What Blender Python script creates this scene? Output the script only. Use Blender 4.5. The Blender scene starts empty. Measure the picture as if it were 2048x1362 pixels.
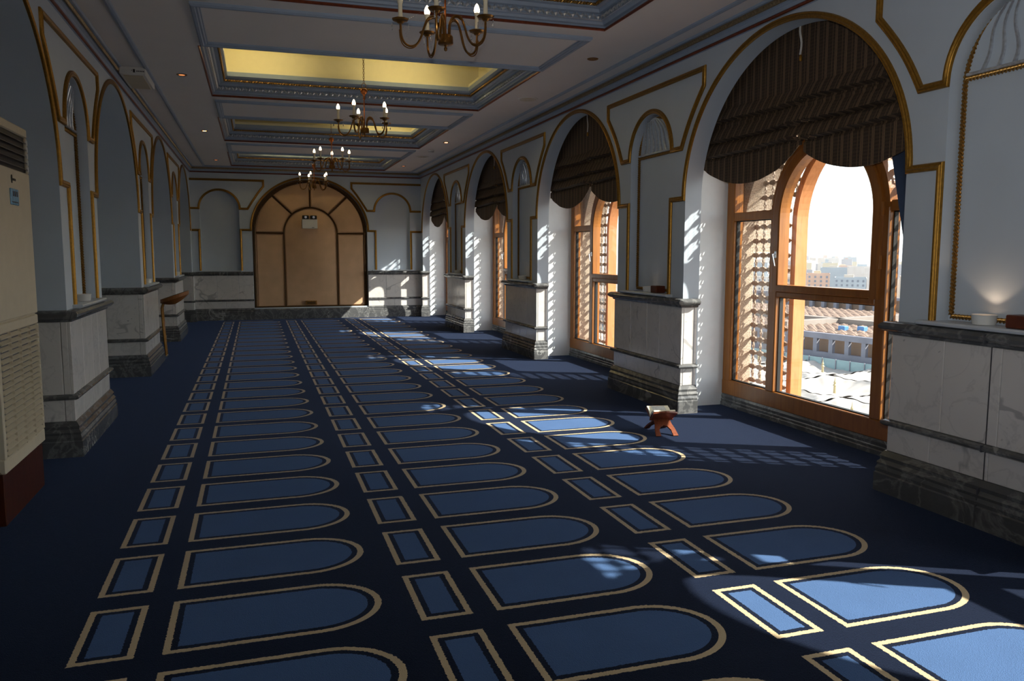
import bpy, bmesh, math, random
from math import sin, cos, pi, sqrt, radians, tan, atan2
from mathutils import Vector, Matrix
random.seed(7)
scene = bpy.context.scene
COL = scene.collection

# ------------------------------------------------------------------ camera, sky, sun, exposure
F_PX, YAW, PITCH, ROLL, EYE = 1596.2, radians(17.743), radians(-6.228), radians(0.058), 1.35
cd = bpy.data.cameras.new('camera'); cam = bpy.data.objects.new('camera', cd); COL.objects.link(cam)
cd.sensor_fit = 'HORIZONTAL'; cd.sensor_width = 36.0; cd.lens = F_PX / 2048 * 36.0
cd.clip_start = 0.05; cd.clip_end = 20000
fw = Vector((sin(YAW), cos(YAW), 0)); rt = Vector((cos(YAW), -sin(YAW), 0)); up = Vector((0, 0, 1))
f2 = fw * cos(PITCH) + up * sin(PITCH); u2 = up * cos(PITCH) - fw * sin(PITCH)
r3 = rt * cos(ROLL) + u2 * sin(ROLL); u3 = u2 * cos(ROLL) - rt * sin(ROLL)
cam.matrix_world = Matrix(((r3.x, u3.x, -f2.x, 0), (r3.y, u3.y, -f2.y, 0), (r3.z, u3.z, -f2.z, EYE), (0, 0, 0, 1)))
scene.camera = cam
SUN_AZ, SUN_EL = radians(27.5), radians(36.6)
world = bpy.data.worlds.new('sky'); scene.world = world; world.use_nodes = True
wn = world.node_tree; bg = wn.nodes['Background']
sky = wn.nodes.new('ShaderNodeTexSky'); sky.sky_type = 'NISHITA'; sky.sun_disc = False
sky.sun_elevation = SUN_EL; sky.sun_rotation = atan2(cos(SUN_AZ), -sin(SUN_AZ))
sky.air_density = 1.0; sky.dust_density = 1.2; sky.altitude = 600
hz = wn.nodes.new('ShaderNodeHueSaturation'); hz.inputs['Saturation'].default_value = 0.38
wn.links.new(sky.outputs[0], hz.inputs['Color']); wn.links.new(hz.outputs[0], bg.inputs[0]); bg.inputs[1].default_value = 0.55
sl = bpy.data.lights.new('sun', 'SUN'); sl.energy = 15.0; sl.angle = radians(0.53); sl.color = (1.0, 0.93, 0.83)
so = bpy.data.objects.new('sun', sl); COL.objects.link(so)
so.rotation_euler = Vector((-cos(SUN_EL) * cos(SUN_AZ), cos(SUN_EL) * sin(SUN_AZ), -sin(SUN_EL))).to_track_quat('-Z', 'Y').to_euler()
so.location = (30, -12, 25)
fl = bpy.data.lights.new('camera_flash', 'SPOT'); fl.energy = 145; fl.color = (1.0, 0.985, 0.96); fl.spot_size = radians(98); fl.spot_blend = 0.85; fl.shadow_soft_size = 0.02
fo = bpy.data.objects.new('camera_flash', fl); COL.objects.link(fo); fo.location = (0.0, 0.0, EYE + 0.13)
fo.rotation_euler = Vector((sin(radians(36)) * cos(radians(21)), cos(radians(36)) * cos(radians(21)), sin(radians(21)))).to_track_quat('-Z', 'Y').to_euler()
vs = scene.view_settings
vs.view_transform = 'Standard'; vs.look = 'None'; vs.gamma = 1.0; vs.exposure = 0.0; vs.use_curve_mapping = False

# ------------------------------------------------------------------ room measures (metres)
XR, XL, YB, YF = 3.414, -1.194, 17.1, -4.6
P = 3.66
HA, ZS, RISE = 1.188, 1.805, 1.075       # arch half width, springing, rise
PE = P / 2 - HA                          # pier half width
RP = [6.596 + P * k for k in (-3, -2, -1, 0, 1, 2)]       # right pier centres
LP = [6.53 + P * k for k in (-3, -2, -1, 0, 1, 2)]
RB = [c + P / 2 for c in RP]; LB = [c + P / 2 for c in LP]  # bay centres
CZ = 3.05
CB = [8.38 + P * k for k in (-3, -2, -1, 0, 1, 2)]        # coffer centres
NW, NZ0, NZS, ND = 0.385, 1.0, 2.2, 0.085                 # niche

# ------------------------------------------------------------------ node materials
def srgb(r, g, b):
    f = lambda c: (c / 255 / 12.92) if c / 255 <= 0.04045 else ((c / 255 + 0.055) / 1.055) ** 2.4
    return (f(r), f(g), f(b), 1)
class NT:
    def __init__(s, name):
        s.m = bpy.data.materials.new(name); s.m.use_nodes = True
        s.t = s.m.node_tree; s.b = s.t.nodes['Principled BSDF']; s.o = s.t.nodes['Material Output']
    def n(s, typ, **kw):
        nd = s.t.nodes.new('ShaderNode' + typ)
        for k, v in kw.items():
            setattr(nd, k, v)
        return nd
    def l(s, a, b): s.t.links.new(a, b)
    def math(s, op, a, b=None, c=None):
        nd = s.n('Math', operation=op)
        for i, v in enumerate((a, b, c)):
            if v is None: continue
            if hasattr(v, 'links') or hasattr(v, 'is_linked'): s.l(v, nd.inputs[i])
            else: nd.inputs[i].default_value = v
        return nd.outputs[0]
    def mix(s, fac, a, b):
        nd = s.n('Mix', data_type='RGBA')
        for i, v in ((0, fac), (6, a), (7, b)):
            if hasattr(v, 'is_linked'): s.l(v, nd.inputs[i])
            else: nd.inputs[i].default_value = v
        return nd.outputs[2]
    def coord(s, which='Object'):
        return s.n('TexCoord').outputs[which]
    def noise(s, vec, scale, detail=2, rough=0.5, dist=0.0):
        nd = s.n('TexNoise'); s.l(vec, nd.inputs['Vector']); nd.inputs['Scale'].default_value = scale
        nd.inputs['Detail'].default_value = detail; nd.inputs['Roughness'].default_value = rough; nd.inputs['Distortion'].default_value = dist
        return nd.outputs['Fac']
    def ramp(s, fac, stops):
        nd = s.n('ValToRGB'); s.l(fac, nd.inputs[0]); e = nd.color_ramp.elements
        while len(e) < len(stops): e.new(0.5)
        for i, (p, c) in enumerate(stops): e[i].position = p; e[i].color = c
        return nd.outputs[0]
    def bump(s, h, strength=0.2, dist=0.01):
        nd = s.n('Bump'); s.l(h, nd.inputs['Height']); nd.inputs['Strength'].default_value = strength; nd.inputs['Distance'].default_value = dist
        s.l(nd.outputs[0], s.b.inputs['Normal'])
    def set(s, col=None, rough=0.5, metal=0.0, spec=None):
        if col is not None:
            if hasattr(col, 'is_linked'): s.l(col, s.b.inputs['Base Color'])
            else: s.b.inputs['Base Color'].default_value = col
        if hasattr(rough, 'is_linked'): s.l(rough, s.b.inputs['Roughness'])
        else: s.b.inputs['Roughness'].default_value = rough
        s.b.inputs['Metallic'].default_value = metal
        if spec is not None: s.b.inputs['Specular IOR Level'].default_value = spec
        return s.m
M = {}
def simple(key, rgb, rough=0.5, metal=0.0, var=0.06, scale=12, bump=0.0, spec=None):
    t = NT(key); c = srgb(*rgb); v = t.coord()
    nz = t.noise(v, scale, 3)
    dk = tuple(x * (1 - var * 2) for x in c[:3]) + (1,); lt = tuple(min(1, x * (1 + var * 2)) for x in c[:3]) + (1,)
    M[key] = t.set(t.ramp(nz, [(0.3, dk), (0.7, lt)]), rough, metal, spec)
    if bump: t.bump(nz, bump)
simple('wall_paint', (198, 209, 221), 0.5, var=0.012, scale=3)
simple('ceiling_paint', (236, 233, 232), 0.55, var=0.01, scale=2)
simple('blue_mould', (156, 172, 194), 0.45, var=0.02)
simple('white_reveal', (244, 248, 250), 0.5, var=0.01)
simple('gold', (158, 116, 44), 0.36, 0.7, var=0.1, scale=60)
simple('rope_gold', (170, 130, 70), 0.35, 0.8, var=0.12, scale=80)
simple('silver', (206, 210, 216), 0.3, 0.7, var=0.08, scale=60)
simple('antique', (150, 132, 104), 0.4, 0.6, var=0.15, scale=70)
simple('rose_brass', (176, 104, 56), 0.32, 0.85, var=0.08, scale=40)
simple('copper', (132, 66, 42), 0.35, 0.5, var=0.1, scale=40)
simple('brass', (150, 108, 56), 0.3, 0.9, var=0.1, scale=40)
simple('white_plastic', (226, 226, 222), 0.4, var=0.01)
simple('beige_plastic', (205, 192, 168), 0.45, var=0.015)
simple('dark_plastic', (24, 24, 26), 0.5, var=0.05)
simple('rubber', (12, 12, 12), 0.6)
simple('louvre_grey', (74, 74, 78), 0.4)
simple('candle', (232, 222, 196), 0.5, var=0.03)
simple('display', (120, 170, 205), 0.25, var=0.1, scale=40)
simple('ink', (40, 40, 44), 0.5)
simple('stone_sill', (202, 208, 216), 0.3, var=0.015)
simple('padding', (216, 176, 138), 0.75, var=0.03, scale=5, bump=0.04)
simple('dark_gilt', (86, 58, 24), 0.4, 0.5, var=0.15, scale=50)
simple('box_brown', (98, 46, 26), 0.4, var=0.1, scale=20)
simple('seat_brown', (140, 84, 30), 0.55, var=0.08)
simple('seat_dark', (52, 34, 18), 0.5)
simple('blue_cloth', (58, 74, 100), 0.85, var=0.05)
simple('cord_white', (232, 230, 224), 0.7)
simple('paper', (240, 232, 205), 0.7, var=0.02)
simple('cove_paint', (240, 232, 196), 0.6, var=0.01)
simple('steel', (200, 202, 206), 0.25, 0.9)
simple('canopy_white', (164, 158, 152), 0.7, var=0.05, scale=0.4)
simple('finial', (176, 160, 120), 0.5, 0.2, var=0.05)
simple('pale_wall', (136, 126, 118), 0.8, var=0.05, scale=0.05)
simple('grey_wall', (122, 122, 132), 0.8, var=0.06, scale=0.2)
simple('glass_green', (118, 146, 152), 0.3, var=0.05, scale=0.5)
simple('skylight_blue', (84, 130, 180), 0.3, var=0.05)
simple('mount_hazed', (176, 180, 200), 0.9, var=0.05, scale=0.002)  # hill colour made pale blue to carry the distance haze
simple('facade', (140, 116, 98), 0.8, var=0.05)

def wood(key, a, b, rough=0.35, scale=6, axis='Z'):
    t = NT(key); mp = t.n('Mapping'); t.l(t.coord(), mp.inputs[0])
    mp.inputs['Scale'].default_value = {'Z': (9, 9, 0.8), 'Y': (9, 0.8, 9), 'X': (0.8, 9, 9)}[axis]
    nz = t.noise(mp.outputs[0], scale, 4, 0.6, 0.6)
    M[key] = t.set(t.ramp(nz, [(0.3, srgb(*a)), (0.7, srgb(*b))]), rough); t.bump(nz, 0.05)
wood('window_wood', (140, 84, 30), (164, 104, 42), 0.3, 4)
wood('timber', (180, 116, 62), (206, 140, 84), 0.6, 4)
wood('lattice_wood', (128, 108, 92), (152, 130, 110), 0.7, 4)
wood('rehal_wood', (112, 54, 32), (146, 80, 50), 0.45, 8)
wood('red_wood', (62, 26, 12), (84, 38, 18), 0.3, 5)

def marble(key, base, vein, vein2, dark):
    t = NT(key); c = t.coord(); oi = t.n('ObjectInfo')
    ad = t.n('VectorMath', operation='MULTIPLY_ADD'); t.l(oi.outputs['Random'], ad.inputs[0])
    ad.inputs[1].default_value = (17, 31, 23); t.l(c, ad.inputs[2]); v = ad.outputs[0]
    w = t.n('VectorMath', operation='MULTIPLY_ADD'); t.l(v, w.inputs[0]); w.inputs[1].default_value = (1, 1, 1) if not dark else (1, 0.55, 0.8); w.inputs[2].default_value = (0, 0, 0); v = w.outputs[0]
    big = t.noise(v, 0.75 if not dark else 2.0, 4, 0.55, 0.9)
    r = t.math('ABSOLUTE', t.math('SUBTRACT', big, 0.47))
    wd = t.noise(v, 2.2, 3); wd = t.math('MULTIPLY', t.ramp(wd, [(0.50, (0, 0, 0, 1)), (0.66, (1, 1, 1, 1))]), 0.020 if not dark else 0.026)
    v1 = t.math('MULTIPLY', t.math('MINIMUM', t.math('MAXIMUM', t.math('MULTIPLY', t.math('SUBTRACT', t.math('MULTIPLY', wd, 0.7), r), 160.0), 0.0), 1.0), 0.48)
    n1 = t.noise(v, 3.5 if not dark else 6, 5, 0.6, 0.8)
    r1 = t.math('ABSOLUTE', t.math('SUBTRACT', n1, 0.5))
    v2 = t.ramp(r1, [(0.0, (0.16, 0.16, 0.16, 1) if not dark else (0.22, 0.22, 0.22, 1)), (0.03 if not dark else 0.05, (0, 0, 0, 1))])
    cl = t.noise(v, 2.5 if not dark else 7, 5)
    b2 = t.mix(cl, srgb(*base), srgb(*vein2))
    c1 = t.mix(v2, b2, srgb(*vein)); c2 = t.mix(v1, c1, srgb(*vein))
    if not dark:
        sp = t.noise(v, 24, 2); ar = t.noise(v, 2.0, 2)
        c2 = t.mix(t.math('MULTIPLY', t.ramp(sp, [(0.70, (0, 0, 0, 1)), (0.76, (0.7, 0.7, 0.7, 1))]), t.ramp(ar, [(0.45, (0, 0, 0, 1)), (0.6, (1, 1, 1, 1))])), c2, srgb(*vein))
    else:
        gr = t.noise(v, 40, 4, 0.7); c2 = t.mix(t.math('MULTIPLY', gr, 0.35), c2, srgb(36, 38, 40))
    M[key] = t.set(c2, 0.14 if not dark else 0.2)
marble('white_marble', (228, 224, 220), (120, 120, 126), (210, 205, 202), False)
marble('dark_marble', (80, 82, 84), (206, 206, 204), (112, 112, 113), True)

def granite():
    t = NT('granite'); v = t.coord()
    n = t.noise(v, 120, 3, 0.7); n2 = t.noise(v, 4, 2)
    c = t.ramp(n, [(0.35, srgb(120, 104, 88)), (0.55, srgb(196, 178, 156)), (0.7, srgb(220, 204, 184))])
    M['granite'] = t.set(c, 0.75); t.bump(n, 0.2)
granite()
def emis(key, rgb, st):
    t = NT(key); e = t.n('Emission'); e.inputs[0].default_value = srgb(*rgb); e.inputs[1].default_value = st
    t.l(e.outputs[0], t.o.inputs[0]); M[key] = t.m
emis('bulb', (255, 222, 176), 9.0)
emis('tube', (255, 232, 170), 16.0)
emis('spot_lit', (255, 176, 110), 14.0)
emis('spot_dim', (255, 150, 90), 1.4)
emis('uplamp', (255, 206, 160), 1.2)
emis('uplamp_dim', (255, 206, 160), 0.3)
def glass():
    t = NT('pane_glass'); tr = t.n('BsdfTransparent'); tr.inputs[0].default_value = (0.93, 0.95, 0.94, 1)
    gl = t.n('BsdfGlossy'); gl.inputs['Roughness'].default_value = 0.02
    lw = t.n('LayerWeight'); lw.inputs[0].default_value = 0.5; nz = t.noise(t.coord(), 1.0, 1)
    fr = t.math('ADD', 0.035, t.math('MULTIPLY', t.math('POWER', lw.outputs['Facing'], 5.0), t.math('ADD', 0.9, t.math('MULTIPLY', nz, 0.06))))
    mx = t.n('MixShader'); t.l(fr, mx.inputs[0]); t.l(tr.outputs[0], mx.inputs[1]); t.l(gl.outputs[0], mx.inputs[2])
    t.l(mx.outputs[0], t.o.inputs[0]); M['pane_glass'] = t.m
    t = NT('crystal'); t.set((0.95, 0.97, 1, 1), 0.05); t.b.inputs['Transmission Weight'].default_value = 0.85; M['crystal'] = t.m
    nz = t.noise(t.coord(), 30, 1); t.bump(nz, 0.02)
glass()
def blind_mat():
    t = NT('blind_fabric'); s = t.n('SeparateXYZ'); t.l(t.coord(), s.inputs[0])
    y = s.outputs[1]; z = s.outputs[2]
    w = t.math('FRACT', t.math('MULTIPLY', y, 11.0))
    dk, md, gd = srgb(74, 58, 45), srgb(122, 98, 76), srgb(196, 164, 116)
    bands = t.ramp(w, [(0.0, dk), (0.30, dk), (0.32, gd), (0.345, md), (0.50, md), (0.515, gd), (0.54, dk), (0.78, dk), (0.795, gd), (0.82, dk)])
    wz = t.n('TexWave'); wz.bands_direction = 'Z'; t.l(t.coord(), wz.inputs['Vector']); wz.inputs['Scale'].default_value = 14
    bands = t.mix(t.math('MULTIPLY', wz.outputs['Fac'], 0.25), bands, md)
    wv = t.noise(t.coord(), 160, 2)
    c = t.mix(t.math('MULTIPLY', wv, 0.5), bands, srgb(30, 24, 19))
    M['blind_fabric'] = t.set(c, 0.8); t.bump(wv, 0.15)
blind_mat()
def carpet():
    t = NT('carpet'); v = t.coord(); s = t.n('SeparateXYZ'); t.l(v, s.inputs[0])
    jit = t.math('MULTIPLY', t.math('SUBTRACT', t.noise(v, 90, 2), 0.5), 0.012)
    x = t.math('ADD', s.outputs[0], jit); y0 = t.math('ADD', s.outputs[1], jit)
    Y0, S, WM, WR = 2.465, 0.556, 0.435, 0.428
    cream = fill = dark = None
    for (mx, ml, rx0, rx1, dy) in ((-0.344, 0.772, -0.635, -0.433, 0.0), (0.834, 0.745, 0.543, 0.740, -0.02), (2.004, 0.715, 1.711, 1.908, 0.02)):
        yy = t.math('SUBTRACT', y0, Y0 + dy - S / 2)
        vv = t.math('ABSOLUTE', t.math('SUBTRACT', t.math('MULTIPLY', t.math('FRACT', t.math('DIVIDE', yy, S)), S), S / 2))
        rx = 0.25; hw = WM / 2
        u = t.math('SUBTRACT', x, mx)
        p = t.math('MULTIPLY', t.math('MAXIMUM', t.math('SUBTRACT', u, ml - rx), 0.0), hw / rx)
        d1 = t.math('SUBTRACT', t.math('SQRT', t.math('ADD', t.math('MULTIPLY', p, p), t.math('MULTIPLY', vv, vv))), hw)
        dm = t.math('MAXIMUM', d1, t.math('MULTIPLY', u, -1.0))
        dr = t.math('MAXIMUM', t.math('SUBTRACT', vv, WR / 2), t.math('SUBTRACT', t.math('ABSOLUTE', t.math('SUBTRACT', x, (rx0 + rx1) / 2)), (rx1 - rx0) / 2))
        d = t.math('MINIMUM', dm, dr)
        fill = d if fill is None else t.math('MINIMUM', fill, d)
    ok = t.math('MULTIPLY', t.math('LESS_THAN', s.outputs[1], 16.75), t.math('GREATER_THAN', s.outputs[1], -4.0))
    isc = t.math('MULTIPLY', t.math('LESS_THAN', fill, 0.0), ok)
    isd = t.math('LESS_THAN', fill, -0.0235); isf = t.math('LESS_THAN', fill, -0.046)
    pile = t.noise(v, 420, 2, 0.7); blot = t.noise(v, 5, 4)
    vy = t.n('TexVoronoi'); t.l(v, vy.inputs['Vector']); vy.inputs['Scale'].default_value = 260
    def sh(c, k=0.25):
        lo = tuple(q * (1 - k) for q in srgb(*c)[:3]) + (1,); hi = tuple(q * (1 + k) for q in srgb(*c)[:3]) + (1,)
        return t.mix(t.math('ADD', t.math('MULTIPLY', pile, 0.6), t.math('MULTIPLY', blot, 0.4)), lo, hi)
    navy = sh((8, 17, 36)); blue = sh((74, 102, 145)); crm = sh((206, 184, 146), 0.12)
    c = t.mix(isc, navy, crm); c = t.mix(t.math('MULTIPLY', isd, isc), c, sh((8, 16, 34))); c = t.mix(t.math('MULTIPLY', isf, isc), c, blue)
    M['carpet'] = t.set(c, 0.95, spec=0.1)
    t.b.inputs['Sheen Weight'].default_value = 0.23; t.b.inputs['Sheen Roughness'].default_value = 0.3; t.b.inputs['Sheen Tint'].default_value = (0.36, 0.52, 1.0, 1)
    t.bump(t.math('ADD', pile, vy.outputs['Distance']), 0.35, 0.004)
carpet()
def pages():
    t = NT('printed_page'); s = t.n('SeparateXYZ'); t.l(t.coord(), s.inputs[0])
    ln = t.math('FRACT', t.math('MULTIPLY', s.outputs[1], 110)); nz = t.noise(t.coord(), 380, 3)
    inside = t.math('MULTIPLY', t.math('LESS_THAN', t.math('ABSOLUTE', s.outputs[0]), 0.052), t.math('MULTIPLY', t.math('GREATER_THAN', t.math('ABSOLUTE', s.outputs[1]), 0.016), t.math('LESS_THAN', t.math('ABSOLUTE', s.outputs[1]), 0.082)))
    ink = t.math('MULTIPLY', t.math('MULTIPLY', t.math('GREATER_THAN', ln, 0.45), t.math('GREATER_THAN', nz, 0.5)), inside)
    c = t.mix(inside, srgb(242, 234, 205), srgb(232, 232, 224)); c = t.mix(t.math('MULTIPLY', ink, 0.75), c, srgb(60, 66, 70))
    M['printed_page'] = t.set(c, 0.7)
pages()
def roofmat():
    t = NT('mosque_roof'); v = t.coord(); w = t.n('TexWave'); t.l(v, w.inputs['Vector']); w.inputs['Scale'].default_value = 0.25; w.inputs['Distortion'].default_value = 3; w.inputs['Detail Scale'].default_value = 0.6
    M['mosque_roof'] = t.set(t.ramp(w.outputs['Fac'], [(0.2, srgb(98, 78, 68)), (0.8, srgb(140, 118, 102))]), 0.8)
roofmat()

# ------------------------------------------------------------------ mesh builder
class MB:
    def __init__(s): s.v = []; s.f = []
    def add(s, vs_, fs):
        o = len(s.v); s.v += [tuple(p) for p in vs_]; s.f += [tuple(i + o for i in f) for f in fs]; return s
    def quad(s, a, b, c, d): return s.add([a, b, c, d], [(0, 1, 2, 3)])
    def box(s, x0, x1, y0, y1, z0, z1, ch=0.0):
        if ch <= 0:
            return s.add([(x, y, z) for x in (x0, x1) for y in (y0, y1) for z in (z0, z1)],
                         [(0, 1, 3, 2), (4, 6, 7, 5), (0, 4, 5, 1), (2, 3, 7, 6), (0, 2, 6, 4), (1, 5, 7, 3)])
        bm = bmesh.new(); bmesh.ops.create_cube(bm, size=1)
        for w in bm.verts: w.co = ((x0 + x1) / 2 + w.co.x * (x1 - x0), (y0 + y1) / 2 + w.co.y * (y1 - y0), (z0 + z1) / 2 + w.co.z * (z1 - z0))
        bmesh.ops.bevel(bm, geom=bm.edges[:], offset=min(ch, 0.45 * min(x1 - x0, y1 - y0, z1 - z0)), segments=1, affect='EDGES')
        bm.verts.index_update(); s.add([w.co[:] for w in bm.verts], [[w.index for w in f.verts] for f in bm.faces]); bm.free(); return s
    def tube(s, pts, r, n=8, closed=False, cap=True):
        pts = [Vector(p) for p in pts]; N = len(pts); rs = r if isinstance(r, (list, tuple)) else [r] * N
        tang = []
        for i in range(N):
            a = pts[(i - 1) % N] if (closed or i > 0) else pts[i]; b = pts[(i + 1) % N] if (closed or i < N - 1) else pts[i]
            tang.append((b - a).normalized())
        t0 = tang[0]; nv = t0.orthogonal().normalized(); vs_ = []
        for i in range(N):
            t = tang[i]; nv = (nv - t * nv.dot(t)); nv = nv.normalized() if nv.length > 1e-6 else t.orthogonal().normalized(); bn = t.cross(nv)
            vs_ += [pts[i] + (nv * cos(2 * pi * k / n) + bn * sin(2 * pi * k / n)) * rs[i] for k in range(n)]
        fs = []
        for i in range(N if closed else N - 1):
            j = (i + 1) % N
            fs += [(i * n + k, i * n + (k + 1) % n, j * n + (k + 1) % n, j * n + k) for k in range(n)]
        if cap and not closed: fs += [tuple(range(n - 1, -1, -1)), tuple((N - 1) * n + k for k in range(n))]
        return s.add(vs_, fs)
    def sweep(s, path, prof, nrm, closed=False, pclosed=False, cap=True, twist=None):
        """profile (a, b): a along the in-plane side vector, b along nrm; mitred."""
        pts = [Vector(p) for p in path]; nrm = Vector(nrm).normalized(); N = len(pts); vs_ = []; m = len(prof); dist = 0.0
        for i in range(N):
            a = pts[(i - 1) % N] if (closed or i > 0) else None; b = pts[(i + 1) % N] if (closed or i < N - 1) else None
            d1 = (pts[i] - a).normalized() if a is not None else None; d2 = (b - pts[i]).normalized() if b is not None else None
            if d1 is None: d1 = d2
            if d2 is None: d2 = d1
            s1 = d1.cross(nrm); s2 = d2.cross(nrm); sv = (s1 + s2)
            sv = sv.normalized() if sv.length > 1e-6 else s1
            k = 1.0 / max(0.35, sv.dot(s1)); sv = sv * k
            if i > 0: dist += (pts[i] - pts[i - 1]).length
            if twist:
                an = dist * twist; ca, sa = cos(an), sin(an)
                vs_ += [pts[i] + sv * (p[0] * ca - p[1] * sa) + nrm * (p[0] * sa + p[1] * ca) for p in prof]
            else: vs_ += [pts[i] + sv * p[0] + nrm * p[1] for p in prof]
        fs = []; mm = m if pclosed else m - 1
        for i in range(N if closed else N - 1):
            j = (i + 1) % N
            fs += [(i * m + k, j * m + k, j * m + (k + 1) % m, i * m + (k + 1) % m) for k in range(mm)]
        if cap and not closed and m > 2: fs += [tuple(range(m)), tuple((N - 1) * m + k for k in range(m - 1, -1, -1))]
        return s.add(vs_, fs)
    def lathe(s, prof, c=(0, 0, 0), n=16, wob=0.0):
        vs_ = []; m = len(prof)
        for k in range(n):
            a = 2 * pi * k / n; w = 1 + wob * (k % 2)
            vs_ += [(c[0] + r * w * cos(a), c[1] + r * w * sin(a), c[2] + z) for r, z in prof]
        fs = [(k * m + i, ((k + 1) % n) * m + i, ((k + 1) % n) * m + i + 1, k * m + i + 1) for k in range(n) for i in range(m - 1)]
        fs += [tuple(k * m for k in range(n - 1, -1, -1)), tuple(k * m + m - 1 for k in range(n))]
        return s.add(vs_, fs)
    def prism(s, poly, fn, d0, d1):
        """poly of 2-D points, fn(u, v, d) -> xyz"""
        n = len(poly); vs_ = [fn(u, v, d0) for u, v in poly] + [fn(u, v, d1) for u, v in poly]
        return s.add(vs_, [tuple(range(n)), tuple(range(2 * n - 1, n - 1, -1))] + [(i, i + n, (i + 1) % n + n, (i + 1) % n) for i in range(n)])
    def grid(s, fn, nu, nv):
        vs_ = [fn(i / nu, j / nv) for i in range(nu + 1) for j in range(nv + 1)]
        return s.add(vs_, [(i * (nv + 1) + j, (i + 1) * (nv + 1) + j, (i + 1) * (nv + 1) + j + 1, i * (nv + 1) + j + 1) for i in range(nu) for j in range(nv)])
    def mesh(s, name, mat, smooth=True, fix=True, ang=35):
        me = bpy.data.meshes.new(name); me.from_pydata(s.v, [], s.f)
        if fix:
            bm = bmesh.new(); bm.from_mesh(me); bmesh.ops.recalc_face_normals(bm, faces=bm.faces[:]); bm.to_mesh(me); bm.free()
        for m in (mat if isinstance(mat, (list, tuple)) else [mat]): me.materials.append(M[m])
        if smooth:
            me.polygons.foreach_set('use_smooth', [True] * len(me.polygons)); me.set_sharp_from_angle(angle=radians(ang))
        me.update(); return me
def obj(name, mesh, parent=None, loc=(0, 0, 0), rz=0.0, label=None, cat=None, group=None, kind=None):
    o = bpy.data.objects.new(name, mesh); COL.objects.link(o); o.parent = parent; o.location = loc; o.rotation_euler = (0, 0, rz)
    for k, v in (('label', label), ('category', cat), ('group', group), ('kind', kind)):
        if v: o[k] = v
    return o
def dup(root, loc, label=None, rz=None):
    def cp(o, par):
        c = o.copy(); COL.objects.link(c); c.parent = par
        for ch in [q for q in ALLCH.get(o.name, [])]: cp(ch, c)
        return c
    ALLCH = {}
    for q in bpy.data.objects:
        if q.parent: ALLCH.setdefault(q.parent.name, []).append(q)
    r = cp(root, root.parent); r.location = loc
    if rz is not None: r.rotation_euler = (0, 0, rz)
    if label: r['label'] = label
    return r

# ------------------------------------------------------------------ shared profiles
GOLDP = [(-0.021, 0), (-0.021, 0.011), (-0.015, 0.017), (-0.008, 0.015), (0, 0.021), (0.008, 0.015), (0.015, 0.017), (0.021, 0.011), (0.021, 0)]
def lobes(r, n=3, k=0.28, m=18): return [(r * (1 + k * cos(n * 2 * pi * i / m)) * cos(2 * pi * i / m), r * (1 + k * cos(n * 2 * pi * i / m)) * sin(2 * pi * i / m)) for i in range(m)]
ROPE = lobes(0.012, 3, 0.3, 12)
def dense(path, step):
    out = []
    for a, b in zip(path[:-1], path[1:]):
        a = Vector(a); b = Vector(b); n = max(1, int((b - a).length / step))
        out += [a.lerp(b, i / n) for i in range(n)]
    return out + [Vector(path[-1])]
def archz(t, h=HA, rise=RISE, zs=ZS): return zs + rise * sqrt(max(0.0, 1 - (t / h) ** 2))
def nichez(a): return NZS + sqrt(max(0.0, NW * NW - a * a))
# wall units are written with the wall plane at x = 0, depth in +x, and -x towards the room

# ------------------------------------------------------------------ structure: shell
wall_right = obj('wall_right', None, kind='structure', label='long pale blue wall with arched window bays and marble dado', cat='wall')
wall_left = obj('wall_left', None, kind='structure', label='long shaded pale blue wall with deep arched recesses behind the cabinet air conditioner', cat='wall')
wall_back = obj('wall_back', None, kind='structure', label='short far wall with two blind niches beside the padded arch', cat='wall')
wall_front = obj('wall_front', None, kind='structure', label='plain wall closing the hall behind the camera, with one window added for fill light', cat='wall')
WX0, WX1, WZ0, WZ1 = 0.2, 2.0, 0.9, 2.4
fm = MB()
for b_ in ((XL - 1.4, WX0, -0.05, 3.7), (WX1, XR + 1.0, -0.05, 3.7), (WX0, WX1, -0.05, WZ0), (WX0, WX1, WZ1, 3.7)): fm.box(b_[0], b_[1], YF - 0.2, YF, b_[2], b_[3])
obj('wall_panel', fm.mesh('wall_front', 'wall_paint', False), wall_front)
wf = obj('window_7', None, None, (0, YF - 0.1, 0), kind='structure', label='unseen window added for fill light in the end wall behind the camera', cat='window')  # added unseen opening that lets fill light onto the near surfaces
for b_ in ((WX0, WX0 + .08, WZ0, WZ1), (WX1 - .08, WX1, WZ0, WZ1), (WX0, WX1, WZ0, WZ0 + .08), (WX0, WX1, WZ1 - .08, WZ1), (1.11, 1.19, WZ0, WZ1), (WX0, WX1, 1.6, 1.68)): obj('frame', MB().box(b_[0], b_[1], -0.04, 0.04, b_[2], b_[3], .006).mesh('frame', 'window_wood', False), wf)
obj('pane', MB().box(WX0, WX1, -0.003, 0.003, WZ0, WZ1).mesh('pane', 'pane_glass', False), wf)

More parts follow.
